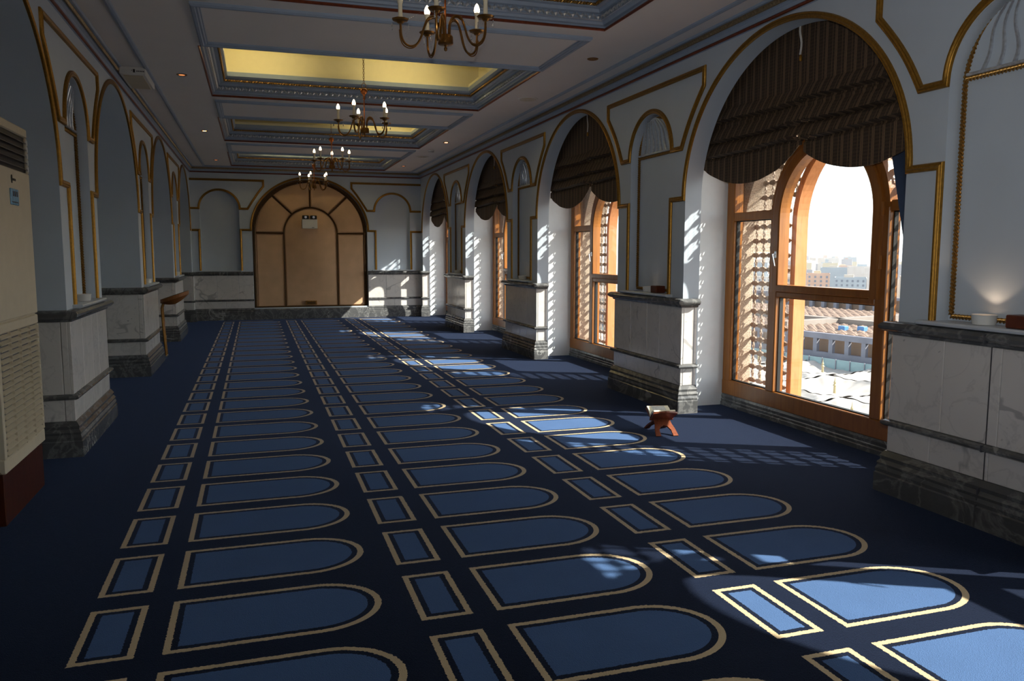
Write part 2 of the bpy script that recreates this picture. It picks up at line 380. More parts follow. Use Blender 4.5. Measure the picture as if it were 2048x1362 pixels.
def unit_front(depth, lo=-P / 2, hi=P / 2, back=True):
    m = MB(); a = set([lo, hi, -PE, PE, -NW, NW])
    for i in range(33): a.add(-NW * cos(pi * i / 32))
    for i in range(49):
        t = HA * cos(pi / 2 * i / 48); a.add(P / 2 - t); a.add(-(P / 2 - t))
    a = sorted(x for x in a if lo - 1e-9 <= x <= hi + 1e-9); ZT = 3.08
    aa = [a[0]]
    for x in a[1:]:
        if x - aa[-1] > 1e-5: aa.append(x)
    Q = lambda x, y, z: (x, y, z)
    for p, q in zip(aa[:-1], aa[1:]):
        mid = (p + q) / 2
        if abs(mid) < NW:
            m.quad(Q(0, p, 0), Q(0, q, 0), Q(0, q, NZ0), Q(0, p, NZ0))
            m.quad(Q(0, p, nichez(p)), Q(0, q, nichez(q)), Q(0, q, ZT), Q(0, p, ZT))
            m.quad(Q(0, p, nichez(p)), Q(0, q, nichez(q)), Q(ND, q, nichez(q)), Q(ND, p, nichez(p)))
            m.quad(Q(ND, p, NZ0), Q(ND, q, NZ0), Q(ND, q, nichez(q)), Q(ND, p, nichez(p)))
        elif abs(mid) < PE:
            m.quad(Q(0, p, 0), Q(0, q, 0), Q(0, q, ZT), Q(0, p, ZT))
        else:
            zp, zq = archz(P / 2 - abs(p)), archz(P / 2 - abs(q))
            m.quad(Q(0, p, zp), Q(0, q, zq), Q(0, q, ZT), Q(0, p, ZT))
            m.quad(Q(0, p, zp), Q(0, q, zq), Q(depth, q, zq), Q(depth, p, zp))
    for sg in (-1, 1):
        if lo <= sg * PE <= hi:
            m.quad(Q(0, sg * PE, 0), Q(0, sg * PE, ZS), Q(depth, sg * PE, ZS), Q(depth, sg * PE, 0))
        m.quad(Q(0, sg * NW, NZ0), Q(0, sg * NW, NZS), Q(ND, sg * NW, NZS), Q(ND, sg * NW, NZ0))
    m.quad(Q(0, -NW, NZ0), Q(0, NW, NZ0), Q(ND, NW, NZ0), Q(ND, -NW, NZ0))
    if back and depth > 0.5:
        m.quad(Q(depth, lo, 0), Q(depth, hi, 0), Q(depth, hi, ZT), Q(depth, lo, ZT))
    return m
RD, LD = 0.15, 1.3
uR = unit_front(RD).mesh('wall_unit', 'wall_paint', True, False)
for c in RP: obj('wall_panel', uR, wall_right, (XR, c, 0))
uLo = unit_front(LD, back=False).mesh('wall_unit', 'wall_paint', True, False)
for k, c in enumerate(LP): obj('wall_panel', uLo, wall_left, (XL, c, 0), pi)
obj('recess_back', MB().box(XL - LD - 0.12, XL - LD, YF - 0.2, YB + 0.4, -0.05, 3.7).mesh('recess_back', 'wall_paint', False), wall_left)
yb4, yl4 = RB[-1], LB[-1]
def last_half(depth, yb, yend):
    m = MB(); ts = [HA * sin(pi / 2 * i / 48) for i in range(49)]
    for t0, t1 in zip(ts[:-1], ts[1:]):
        z0, z1 = archz(t0), archz(t1)
        m.quad((0, yb + t0, z0), (0, yb + t1, z1), (0, yb + t1, 3.08), (0, yb + t0, 3.08)); m.quad((0, yb + t0, z0), (0, yb + t1, z1), (depth, yb + t1, z1), (depth, yb + t0, z0))
    m.quad((0, yb + HA, 0), (0, yend, 0), (0, yend, 3.08), (0, yb + HA, 3.08)); m.quad((0, yb + HA, 0), (depth, yb + HA, 0), (depth, yb + HA, ZS), (0, yb + HA, ZS))
    return m
obj('wall_panel', last_half(RD, 0, YB + 0.05 - yb4).mesh('wall_end', 'wall_paint', True, False), wall_right, (XR, yb4, 0))
mm = last_half(LD, 0, YB + 0.05 - yl4); mm.v = [(-x, y, z) for x, y, z in mm.v]; mm.quad((-LD, 0, 0), (-LD, YB + 0.05 - yl4, 0), (-LD, YB + 0.05 - yl4, 3.08), (-LD, 0, 3.08))
obj('wall_panel', mm.mesh('wall_end', 'wall_paint', True, False), wall_left, (XL, yl4, 0))
# close the first half bay towards the front wall
obj('wall_panel', MB().box(0, 0.3, YF - 0.1, RP[0] - P / 2, 0, 3.08).mesh('wall_start', 'wall_paint', False), wall_right, (XR, 0, 0))
obj('wall_panel', MB().box(-1.3, 0, YF - 0.1, LP[0] - P / 2, 0, 3.08).mesh('wall_start', 'wall_paint', False), wall_left, (XL, 0, 0))
# deep window recesses: solid pier cores behind the front skin, then stone outside
T0, T1 = 1.240 - 0.174, 1.240 + 0.174      # recess reaches from bay-T0 to bay+T1
XW, XO = 4.0, 4.22                           # window plane, outer face
core = MB().box(RD, 0.60, -P / 2 + T1, P / 2 - T0, 0, 3.05).mesh('pier_core', 'white_reveal', False)
core2 = MB().box(0.60, XO - XR + 0.03, -P / 2 + T1, P / 2 - T0, -0.3, 3.05).mesh('pier_core', 'granite', False)
for c in RP:
    obj('pier_core', core, wall_right, (XR, c, 0)); obj('outer_stone', core2, wall_right, (XR, c, 0))
yend = yb4 + T1
obj('pier_core', MB().box(RD, 0.60, yend, YB + 0.4, 0, 3.05).mesh('pier_core', 'white_reveal', False), wall_right, (XR, 0, 0))
obj('outer_stone', MB().box(0.60, XO - XR + 0.13, yend, YB + 0.4, -0.3, 3.05).mesh('pier_core', 'granite', False), wall_right, (XR, 0, 0))
obj('pier_core', MB().box(0.3, XO - XR + 0.13, YF - 0.2, RP[0] - P / 2 + 0.0, 0, 3.05).mesh('pier_core', 'white_reveal', False), wall_right, (XR, 0, 0))
obj('recess_head', MB().box(RD, XO - XR + 0.13, YF - 0.2, YB + 0.4, 2.93, 3.7).mesh('recess_head', 'white_reveal', False), wall_right, (XR, 0, 0))
# far wall
def back_wall():
    m = MB(); CX, HB, RB_, ZB, Z0 = 1.108, 1.155, 1.05, 1.815, 0.24
    N1, N2 = -0.653, 2.803; xs = set([XL - 0.02, XR + 0.02, CX - HB, CX + HB]); W = 0.37; ZN = 2.225
    for c in (N1, N2):
        for i in range(33): xs.add(c - W * cos(pi * i / 32))
    for i in range(65): xs.add(CX - HB * cos(pi * i / 64))
    xs = sorted(xs); Q = lambda x, y, z: (x, y, z); D = 0.07
    for p, q in zip(xs[:-1], xs[1:]):
        if q - p < 1e-6: continue
        mid = (p + q) / 2; nc = N1 if abs(mid - N1) < W else (N2 if abs(mid - N2) < W else None)
        if nc is not None:
            nz = lambda x: ZN + sqrt(max(0, W * W - (x - nc) ** 2))
            m.quad(Q(p, 0, 0), Q(q, 0, 0), Q(q, 0, NZ0), Q(p, 0, NZ0)); m.quad(Q(p, 0, nz(p)), Q(q, 0, nz(q)), Q(q, 0, 3.08), Q(p, 0, 3.08))
            m.quad(Q(p, 0, nz(p)), Q(q, 0, nz(q)), Q(q, D, nz(q)), Q(p, D, nz(p))); m.quad(Q(p, D, NZ0), Q(q, D, NZ0), Q(q, D, nz(q)), Q(p, D, nz(p)))
            m.quad(Q(p, 0, NZ0), Q(q, 0, NZ0), Q(q, D, NZ0), Q(p, D, NZ0))
        elif abs(mid - CX) < HB:
            az = lambda x: ZB + RB_ * sqrt(max(0, 1 - ((x - CX) / HB) ** 2))
            m.quad(Q(p, 0, 0), Q(q, 0, 0), Q(q, 0, Z0), Q(p, 0, Z0)); m.quad(Q(p, 0, az(p)), Q(q, 0, az(q)), Q(q, 0, 3.08), Q(p, 0, 3.08))
            m.quad(Q(p, 0, az(p)), Q(q, 0, az(q)), Q(q, 0.12, az(q)), Q(p, 0.12, az(p)))
        else: m.quad(Q(p, 0, 0), Q(q, 0, 0), Q(q, 0, 3.08), Q(p, 0, 3.08))
    for c in (N1, N2):
        for sg in (-1, 1): m.quad(Q(c + sg * W, 0, NZ0), Q(c + sg * W, 0, ZN), Q(c + sg * W, D, ZN), Q(c + sg * W, D, NZ0))
    for sg in (-1, 1): m.quad(Q(CX + sg * HB, 0, Z0), Q(CX + sg * HB, 0, ZB), Q(CX + sg * HB, 0.12, ZB), Q(CX + sg * HB, 0.12, Z0))
    m.box(XL - 1.4, XR + 1.0, 0.12, 0.3, -0.05, 3.7)
    return m
obj('wall_panel', back_wall().mesh('back_wall', 'wall_paint', True, False), wall_back, (0, YB, 0))
floor = obj('floor', MB().box(XL - 1.32, XO + 0.02, YF - 0.1, YB + 0.15, -0.06, 0).mesh('floor', 'carpet', False), kind='structure', label='navy prayer carpet woven with blue arch shapes outlined in cream', cat='floor')

# ------------------------------------------------------------------ ceiling with coffers
HX, HY, CXC = 1.50, 1.11, 1.11
def ceiling_mesh():
    m = MB(); x0, x1 = XL - 0.05, XR + 0.05; a, b = CXC - HX, CXC + HX
    m.quad((x0, YF, CZ), (a, YF, CZ), (a, YB + .1, CZ), (x0, YB + .1, CZ)); m.quad((b, YF, CZ), (x1, YF, CZ), (x1, YB + .1, CZ), (b, YB + .1, CZ))
    ys = [YF]
    for c in CB: ys += [c - HY, c + HY]
    ys.append(YB + .1)
    for i in range(0, len(ys), 2):
        if ys[i + 1] > ys[i]: m.quad((a, ys[i], CZ), (b, ys[i], CZ), (b, ys[i + 1], CZ), (a, ys[i + 1], CZ))
    m.box(XL - 1.4, XR + 1.0, YF - 0.2, YB + 0.4, 3.66, 3.75)
    return m
CB = [c for c in CB if c - HY > YF]
ceiling = obj('ceiling', ceiling_mesh().mesh('ceiling', 'ceiling_paint', False, False), kind='structure', label='long off-white ceiling with a row of stepped coffers and raised frames', cat='ceiling')
def ring(c, hx, hy, z): return [(CXC - hx, c - hy, z), (CXC + hx, c - hy, z), (CXC + hx, c + hy, z), (CXC - hx, c + hy, z)]
def stepped():
    st = [(0, 0), (0, 0.03), (0.022, 0.034), (0.03, 0.05), (0.05, 0.058), (0.05, 0.1), (0.08, 0.104), (0.092, 0.125), (0.125, 0.128), (0.125, 0.165), (0.145, 0.17), (0.165, 0.19), (0.165, 0.235), (0.0, 0.235), (-0.02, 0.235)]
    m = MB(); R = [ring(0, HX - i, HY - i, CZ + z) for i, z in st]
    for a, b in zip(R[:-1], R[1:]):
        for k in range(4): m.quad(a[k], a[(k + 1) % 4], b[(k + 1) % 4], b[k])
    return m
me_step = stepped().mesh('coffer', 'blue_mould', True, False, 25)
def beadstrip(c, hx, hy, z, pitch, ry, rz_, out):
    m = MB(); P4 = ring(c, hx, hy, z)
    oct_ = [(0, 0, 1), (1, 0, 0), (0, 1, 0), (-1, 0, 0), (0, -1, 0), (0, 0, -1)]
    fs = [(0, 1, 2), (0, 2, 3), (0, 3, 4), (0, 4, 1), (5, 2, 1), (5, 3, 2), (5, 4, 3), (5, 1, 4)]
    for k in range(4):
        a, b = Vector(P4[k]), Vector(P4[(k + 1) % 4]); n = int((b - a).length / pitch); d = (b - a).normalized(); s = d.cross(Vector((0, 0, 1)))
        for i in range(n):
            p = a.lerp(b, (i + 0.5) / n); sk = 0.35 if i % 2 else -0.2
            m.add([p + d * (q[0] * pitch * 0.52 + sk * pitch * q[2]) + s * (q[1] * out) + Vector((0, 0, q[2] * rz_)) for q in oct_], fs)
    return m
sil = beadstrip(0, HX - 0.058, HY - 0.058, CZ + 0.080, 0.034, 0, 0.022, 0.012); sil.sweep(ring(0, HX - 0.054, HY - 0.054, CZ + 0.080), [(0, -0.02), (0.006, -0.024), (0.006, 0.024), (0, 0.02)], (0, 0, 1), True)
me_sil = sil.mesh('silver_moulding', 'silver', False)
me_cop = MB().tube(sum([dense([ring(0, HX, HY, CZ + 0.006)[k], ring(0, HX, HY, CZ + 0.006)[(k + 1) % 4]], 0.5)[:-1] for k in range(4)], []), 0.011, 8, True).mesh('copper_bead', 'copper')
me_rop = MB()
for k in range(4):
    a, b = ring(0, HX - 0.134, HY - 0.134, CZ + 0.146)[k], ring(0, HX - 0.134, HY - 0.134, CZ + 0.146)[(k + 1) % 4]
    me_rop.sweep(dense([a, b], 0.012), lobes(0.011, 2, 0.3, 8), (0, 0, 1), False, True, False, 120)
me_rop = me_rop.mesh('gold_rope', 'rope_gold')
def cove():
    m = MB(); hx, hy, z0, z1 = HX + 0.02, HY + 0.06, CZ + 0.235, 3.62
    a = ring(0, hx, hy, z0); b = ring(0, hx, hy, z1)
    for k in range(4): m.quad(a[k], a[(k + 1) % 4], b[(k + 1) % 4], b[k])
    m.quad(*b)
    i = ring(0, HX - 0.165, HY - 0.165, z0)
    for k in range(4): m.quad(a[k], a[(k + 1) % 4], i[(k + 1) % 4], i[k])
    lip = ring(0, HX - 0.165, HY - 0.165, z0 + 0.03)
    for k in range(4): m.quad(i[k], i[(k + 1) % 4], lip[(k + 1) % 4], lip[k])
    return m
me_cove = cove().mesh('light_cove', 'cove_paint', False, False)
me_tube = MB().tube([(-0.46, 0, 0), (0.46, 0, 0)], 0.013, 10).mesh('tube_lamp', 'tube')
frame_prof = [(0, 0), (0, -0.018), (0.012, -0.03), (0.03, -0.03), (0.036, -0.022), (0.05, -0.024), (0.058, -0.014), (0.066, -0.014), (0.066, 0)]
me_cf = MB().sweep(ring(0, 1.485, 0.575, CZ), [(-p, z) for p, z in frame_prof], (0, 0, 1), True).mesh('ceiling_frame', 'blue_mould', True, True, 25)
for i, c in enumerate(CB):
    cf = obj('coffer', me_step, ceiling, (0, c, 0))
    obj('copper_bead', me_cop, cf); obj('silver_moulding', me_sil, cf); obj('gold_rope', me_rop, cf); obj('light_cove', me_cove, cf)
    lit = {2: (), 3: (-0.98, 0.56), 4: (0.85,), 5: (-0.5, 0.5)}.get(i + 6 - len(CB), ())
    for tx in lit: obj('tube_lamp', me_tube, cf, (CXC + tx, HY - 0.36, CZ + 0.45))
for c in [6.60 + P * k for k in (-2, -1, 0, 1, 2)]: obj('ceiling_frame', me_cf, ceiling, (0, c, 0))
strip_prof = [(-0.024, 0), (-0.018, -0.012), (0, -0.018), (0.018, -0.012), (0.024, 0)]
for x in (3.175, -0.905): obj('ceiling_strip', MB().sweep([(x, YF, CZ), (x, YB - 0.22, CZ)], strip_prof, (0, 0, 1)).mesh('ceiling_strip', 'blue_mould'), ceiling)
obj('ceiling_strip', MB().sweep([(-0.905, YB - 0.22, CZ), (3.175, YB - 0.22, CZ)], strip_prof, (0, 0, 1)).mesh('ceiling_strip', 'blue_mould'), ceiling)
# cornice round the room
corn = [(0, 2.93), (0.012, 2.935), (0.012, 2.955), (0.02, 2.958), (0.026, 2.978), (0.042, 2.99), (0.042, 3.0), (0.05, 3.034), (0.075, 3.037), (0.085, 3.05)]
for nm, a, b, par in (('right', (XR, YF, 0), (XR, YB, 0), wall_right), ('left', (XL, YB, 0), (XL, YF, 0), wall_left), ('back', (XR, YB, 0), (XL, YB, 0), wall_back)):
    cm = MB().sweep([a, b], [(-p, z) for p, z in corn], (0, 0, 1)).mesh('cornice', 'blue_mould', True, True, 20); co = obj('cornice', cm, par)
    A, B = Vector(a), Vector(b); sd = -(B - A).normalized().cross(Vector((0, 0, 1)))
    obj('copper_bead', MB().tube([A + sd * 0.014 + up * 2.945, B + sd * 0.014 + up * 2.945], 0.012, 8).mesh('copper_bead', 'copper'), co)
    om = MB(); L = (B - A).length; n = int(L / 0.03); d = (B - A).normalized()
    om.sweep([A + sd * 0.05 + up * 3.017, B + sd * 0.05 + up * 3.017], [(0, -0.02), (-0.007, -0.018), (-0.007, 0.018), (0, 0.02)], (0, 0, 1))
    for k in range(n):
        p = A + d * (k + 0.5) * L / n + sd * 0.056 + up * 3.017
        om.add([p + d * 0.013 + up * 0.006, p + up * 0.019, p - d * 0.013 - up * 0.006, p - up * 0.019, p + sd * 0.01], [(0, 1, 4), (1, 2, 4), (2, 3, 4), (3, 0, 4)])
    obj('ornate_band', om.mesh('ornate_band', 'antique', False), co)

# ------------------------------------------------------------------ pier dressings
def dado(path, parent, loc, rz, slabs=True):
    """path in plan, room on the right-hand side of travel"""
    P3 = [(p[0], p[1], 0) for p in path]
    base = [(0, 0), (0.062, 0), (0.062, 0.105), (0.055, 0.112), (0.058, 0.13), (0.05, 0.15), (0.054, 0.165), (0.04, 0.185), (0.044, 0.205), (0.026, 0.235), (0, 0.235)]
    belt = [(0, 0.38), (0.03, 0.38), (0.046, 0.388), (0.05, 0.398), (0.046, 0.408), (0.03, 0.416), (0, 0.416)]
    cap = [(0, 0.9), (0.03, 0.9), (0.036, 0.915), (0.058, 0.922), (0.072, 0.936), (0.074, 0.95), (0.064, 0.964), (0.05, 0.972), (0, 0.975)]
    for nm, pr in (('plinth', base), ('dado_belt', belt), ('dado_cap', cap)):
        yield nm, MB().sweep(P3, pr, (0, 0, 1)).mesh(nm, 'dark_marble', True, True, 30)
def slab_meshes(p0, p1, joints, z0, z1, th=0.02):
    """slabs along a straight plan segment, room on the right-hand side"""
    a, b = Vector((*p0, 0)), Vector((*p1, 0)); d = (b - a).normalized(); s = d.cross(up); L = (b - a).length; js = [0] + joints + [L]
    for u, v in zip(js[:-1], js[1:]):
        u += 0.0015; v -= 0.0015; m = MB(); c = 0.003
        vs_ = []
        for off, i in ((0, 0), (th - c, 0), (th, c)):
            vs_ += [a + d * (u + i) + s * off + up * (z0 + i + .001), a + d * (v - i) + s * off + up * (z0 + i + .001), a + d * (v - i) + s * off + up * (z1 - i - .001), a + d * (u + i) + s * off + up * (z1 - i - .001)]
        fs = [(8, 9, 10, 11)]
        for r in (0, 4): fs += [(r + k, r + (k + 1) % 4, r + 4 + (k + 1) % 4, r + 4 + k) for k in range(4)]
        m.add(vs_, fs); yield m.mesh('marble_slab', 'white_marble', False)
DR, DL = 0.13, LD
# local frame: room is -x.  travel +y with room on the left => reverse: travel -y
def ushape(d): return [(d, PE), (0, PE), (0, -PE), (d, -PE)]
def flip(path): return path
pier_parts = {}
for key, d in (('R', DR), ('L', DL)):
    # moving from +y to -y the right-hand side is -x (room side)
    lst = [(nm, me) for nm, me in dado(ushape(d), None, None, 0)]
    e = 0.02
    for z0, z1, js in ((0.416, 0.9, [0.362, 0.70, 0.94]), (0.235, 0.38, [0.30, 0.66, 0.96])):
        lst += [('marble_slab', me) for me in slab_meshes((0, PE + e), (0, -PE - e), js, z0, z1)]
        jl = [0.1] if d < 0.5 else [0.04, 0.36, 0.70, 1.02]
        nearside = (((0, -PE), (d, -PE)) if key == 'R' else ((d, PE), (0, PE)))
        if key == 'L': jl = [d - x for x in reversed(jl)]
        lst += [('marble_slab', me) for me in slab_meshes(*nearside, jl, z0, z1)]
        if key == 'R': lst += [('marble_slab', me) for me in slab_meshes((d, PE), (0, PE), [d - 0.1], z0, z1)]
    # sill shelf below the niche
    sm = MB().sweep([(0, 0.46, 0), (0, -0.46, 0)], [(-0.08, 0.975), (0.05, 0.975), (0.062, 0.98), (0.066, 0.99), (0.06, 0.999), (-0.08, 1.001)], (0, 0, 1)).mesh('sill_shelf', 'stone_sill')
    lst.append(('sill_shelf', sm))
    # gilt spandrel frame
    pts = [(0.90, 2.80), (0.90, 2.668)]
    for i in range(1, 9):
        t = i / 9; z = 2.668 + (2.221 - 2.668) * t; a0 = 0.90 + (0.57 - 0.90) * t
        pts.append((a0 - 0.028 * sin(pi * t), z))
    pts.append((0.57, 2.221)); pts.append((0.405, 2.221))
    half = pts[:]; arc = [(0.405 * cos(pi * i / 28), 2.221 + 0.39 * sin(pi * i / 28)) for i in range(1, 28)]
    loop = half + arc + [(-a_, z_) for a_, z_ in reversed(half)]
    lst.append(('gilt_spandrel', MB().sweep([(0, a_, z_) for a_, z_ in loop], GOLDP, (-1, 0, 0), True).mesh('gilt_spandrel', 'gold', True, True, 50)))
    # rope frame round the niche back and across the hood
    rp = [(ND - 0.008, 0.362, 1.03), (ND - 0.008, 0.362, 2.2)] + [(ND - 0.008, 0.362 * cos(pi * i / 24), 2.2 + 0.362 * sin(pi * i / 24)) for i in range(1, 24)] + [(ND - 0.008, -0.362, 2.2), (ND - 0.008, -0.362, 1.03)]
    rm = MB().sweep(dense(rp, 0.011), ROPE, (-1, 0, 0), False, True, True, 105)
    rm.sweep(dense([(ND - 0.008, -0.36, 1.022), (ND - 0.008, 0.36, 1.022)], 0.011), ROPE, (-1, 0, 0), False, True, True, 105)
    rm.sweep(dense([(ND - 0.008, -0.36, 2.235), (ND - 0.008, 0.36, 2.235)], 0.011), ROPE, (-1, 0, 0), False, True, True, 105)
    lst.append(('rope_moulding', rm.mesh('rope_moulding', 'rope_gold', True, True, 60)))
    # shell hood: fluted half dome leaning forward, with silver ribs
    def hood(u, v):
        zz = 2.25 + v * 0.31; w = sqrt(max(0.0004, 0.355 ** 2 - (zz - 2.2) ** 2)); s_ = (u - 0.5) * 2
        return (ND - 0.004 - 0.05 * v * v, s_ * w, zz)
    hm = obj  # placeholder name kept local
    lst.append(('shell_hood', MB().grid(hood, 64, 10).mesh('shell_hood', 'wall_paint', True, False)))
    rb = MB()
    for k in range(1, 8):
        s0 = (k - 4) / 4.0
        path = []
        for i in range(13):
            v = i / 12; zz = 2.25 + v * 0.285
            s1 = s0 * (1 - 0.62 * v ** 1.5) + 0.10 * sin(v * 2 * pi) * (0.5 if s0 <= 0 else -0.5) * (1 if abs(s0) > 0.01 else 0.3)
            path.append((ND - 0.012 - 0.05 * v * v, s1 * 0.352, zz))
        rb.tube(path, [0.012 - 0.006 * i / 12 for i in range(13)], 6)
    rb.box(ND - 0.03, ND, -0.345, 0.345, 2.247, 2.262, 0.004)
    lst.append(('shell_rib', rb.mesh('shell_rib', 'silver')))
    pier_parts[key] = lst
for c in RP:
    for nm, me in pier_parts['R']: obj(nm, me, wall_right, (XR, c, 0))
for c in LP:
    for nm, me in pier_parts['L']: obj(nm, me, wall_left, (XL, c, 0), pi)
jm = MB().box(-0.063, 0.0, -0.004, 0.004, 0.0, 0.12); jm.box(-0.055, 0.0, -0.004, 0.004, 0.12, 0.2); jm.box(-0.021, 0.0, -0.0035, 0.0035, 0.2, 0.9); jm.box(-0.0505, 0, -0.004, 0.004, 0.381, 0.415); jm.box(-0.075, 0, -0.004, 0.004, 0.92, 0.965)
obj('joint_filler', jm.mesh('joint_filler', 'louvre_grey', False), wall_right, (XR, RP[2] + 0.02, 0))
# gilt lines following each big arch with its shoulders
def arch_path(left=True, right=True, endr=None):
    o = 0.021; p = []
    if left: p += [(-P / 2 + 0.407, 1.0), (-P / 2 + 0.407, ZS)]
    p += [(-HA - o, ZS)]
    n = 56
    for i in range(1, n):
        a = pi * i / n; t = -HA * cos(a); z = ZS + RISE * sin(a); nx, nz = -cos(a) / HA, sin(a) / RISE; l = sqrt(nx * nx + nz * nz)
        p.append((t + nx / l * o, z + nz / l * o))
    p += [(HA + o, ZS)]
    if right: p += [(P / 2 - 0.407, ZS), (P / 2 - 0.407, 1.0)]
    elif endr: p += [(endr, ZS)]
    return p
gp = MB().sweep([(0, a, z) for a, z in arch_path()], GOLDP, (-1, 0, 0)).mesh('gilt_arch', 'gold', True, True, 50)
ge = MB().sweep([(0, a, z) for a, z in arch_path(True, False, YB - yb4)], GOLDP, (-1, 0, 0)).mesh('gilt_arch', 'gold', True, True, 50)
gel = MB().sweep([(0, -a, z) for a, z in arch_path(True, False, YB - yl4)], GOLDP, (-1, 0, 0)).mesh('gilt_arch', 'gold', True, True, 50)
for c in RB[:-1]: obj('gilt_arch', gp, wall_right, (XR, c, 0))
obj('gilt_arch', ge, wall_right, (XR, RB[-1], 0))
for c in LB[:-1]: obj('gilt_arch', gp, wall_left, (XL, c, 0), pi)
obj('gilt_arch', gel, wall_left, (XL, LB[-1], 0), pi)
# end stubs and far wall dado
def straight_dado(path, parent, segs):
    for nm, me in dado(path, None, None, 0): obj(nm, me, parent)
    for p0, p1, j1, j2 in segs:
        for me in slab_meshes(p0, p1, j1, 0.416, 0.9): obj('marble_slab', me, parent)
        for me in slab_meshes(p0, p1, j2, 0.235, 0.38): obj('marble_slab', me, parent)
ye = yb4 + HA
straight_dado([(XR, YB - 0.02), (XR, ye), (XR + DR, ye)], wall_right, [((XR, ye + 0.14), (XR, ye - 0.02), [], []), ((XR, ye), (XR + DR, ye), [], [])])
ye = yl4 + HA
straight_dado([(XL - DL, ye), (XL, ye), (XL, YB - 0.02)], wall_left, [((XL - DL, ye), (XL, ye), [0.3, 0.62, 0.96], [0.34, 0.9]), ((XL, ye - 0.02), (XL, YB - 0.06), [], [])])
PANL, PANR = -0.05, 2.265
straight_dado([(PANL, YB), (XL, YB)][::-1], wall_back, [((XL, YB), (PANL, YB), [0.44, 0.86], [0.6])])
straight_dado([(PANR, YB), (XR, YB)], wall_back, [((PANR, YB), (XR, YB), [0.38, 0.8], [0.55])])
obj('plinth', MB().sweep([(PANL, YB, 0), (PANR, YB, 0)], [(0, 0), (0.062, 0), (0.062, 0.2), (0.05, 0.215), (0, 0.22)], (0, 0, 1)).mesh('plinth', 'dark_marble'), wall_back)
for cx in (-0.653, 2.803): obj('sill_shelf', MB().sweep([(cx - 0.44, YB, 0), (cx + 0.44, YB, 0)], [(-0.06, 0.975), (0.05, 0.975), (0.064, 0.985), (0.06, 0.999), (-0.06, 1.001)], (0, 0, 1)).mesh('sill_shelf', 'stone_sill'), wall_back)
CXB = 1.108
def bx(pts): return [(x, YB, z) for x, z in pts]
def nicheloop(cx, s):
    # s=+1: corner on the left
    c0 = (XL if s > 0 else XR) - cx; c0 = abs(c0)
    p = [(-c0, 2.80), (0.85, 2.80), (0.85, 2.69), (0.74, 2.55), (0.64, 2.40), (0.535, 2.235), (0.385, 2.235)]
    p += [(0.385 * cos(pi * i / 24), 2.235 + 0.37 * sin(pi * i / 24)) for i in range(1, 24)] + [(-0.385, 2.235), (-c0, 2.235)]
    return [(cx + s * a, z) for a, z in p]
for cx, s in ((-0.653, 1), (2.803, -1)):
    obj('gilt_spandrel', MB().sweep(bx(nicheloop(cx, s)), [(a * s, b) for a, b in GOLDP], (0, -1, 0)).mesh('gilt_spandrel', 'gold', True, True, 50), wall_back)
    c0 = abs((XL if s > 0 else XR) - cx)
    obj('gilt_line', MB().sweep(bx([(cx - s * c0, 1.805), (cx - s * 0.39, 1.805), (cx - s * 0.39, 1.0)]), GOLDP, (0, -1, 0)).mesh('gilt_line', 'gold', True, True, 50), wall_back)
pa = [(CXB + sgn * v, z) for sgn, v, z in ((-1, 1.37, 1.0), (-1, 1.37, 1.815), (-1, 1.176, 1.815))]
pa += [(CXB - 1.176 * cos(pi * i / 60), 1.815 + 1.071 * sin(pi * i / 60)) for i in range(1, 60)]
pa += [(CXB + v, z) for v, z in ((1.176, 1.815), (1.33, 1.815), (1.33, 1.0))]
obj('gilt_arch', MB().sweep(bx(pa), GOLDP, (0, -1, 0)).mesh('gilt_arch', 'gold', True, True, 50), wall_back)

# ------------------------------------------------------------------ padded arch (blocked doorway)
door = obj('door_1', None, None, (CXB, YB, 0), kind='structure', label='tall arched doorway closed with beige padded panels and dark gilt beading', cat='door')
def pad(poly, name='padded_panel'):
    bm = bmesh.new(); vs_ = [bm.verts.new((x, 0.1, z)) for x, z in poly]; f = bm.faces.new(vs_)
    r = bmesh.ops.extrude_face_region(bm, geom=[f]); nv = [g for g in r['geom'] if isinstance(g, bmesh.types.BMVert)]
    for v in nv: v.co.y = 0.06
    ft = [g for g in r['geom'] if isinstance(g, bmesh.types.BMFace)]
    bmesh.ops.inset_region(bm, faces=ft, thickness=0.03, depth=0.0)
    for fc in ft:
        for v in fc.verts: v.co.y = 0.045
    bmesh.ops.recalc_face_normals(bm, faces=bm.faces[:])
    me = bpy.data.meshes.new(name); bm.to_mesh(me); bm.free(); me.materials.append(M['padding'])
    me.polygons.foreach_set('use_smooth', [True] * len(me.polygons)); me.set_sharp_from_angle(angle=radians(30))
    return obj(name, me, door)
IN, OUT, ZI, ZO, ZB0 = 0.525, 1.085, 1.755, 1.755, 0.255
oz = 1.03
pad([(-IN, ZB0), (IN, ZB0)] + [(IN * cos(pi * i / 32), ZI + 0.515 * sin(pi * i / 32)) for i in range(33)])
for s in (-1, 1): pad([(s * x, z) for x, z in ((IN + .02, ZB0), (OUT, ZB0), (OUT, ZO - 0.012), (IN + .02, ZO - 0.012))])
for a0, a1 in ((0, 47), (47, 90), (90, 133), (133, 180)):
    n = 10; g = 0.8
    inn = [((IN + .02) * cos(radians(a0 + g + (a1 - a0 - 2 * g) * i / n)), ZI + 0.012 + 0.535 * sin(radians(a0 + g + (a1 - a0 - 2 * g) * i / n))) for i in range(n + 1)]
    out = [(OUT * cos(radians(a0 + g + (a1 - a0 - 2 * g) * i / n)), ZO + 0.012 + oz * sin(radians(a0 + g + (a1 - a0 - 2 * g) * i / n))) for i in range(n + 1)]
    pad(inn + out[::-1])
BEAD = [(-0.014, 0), (-0.014, 0.012), (-0.006, 0.02), (0, 0.016), (0.006, 0.02), (0.014, 0.012), (0.014, 0)]
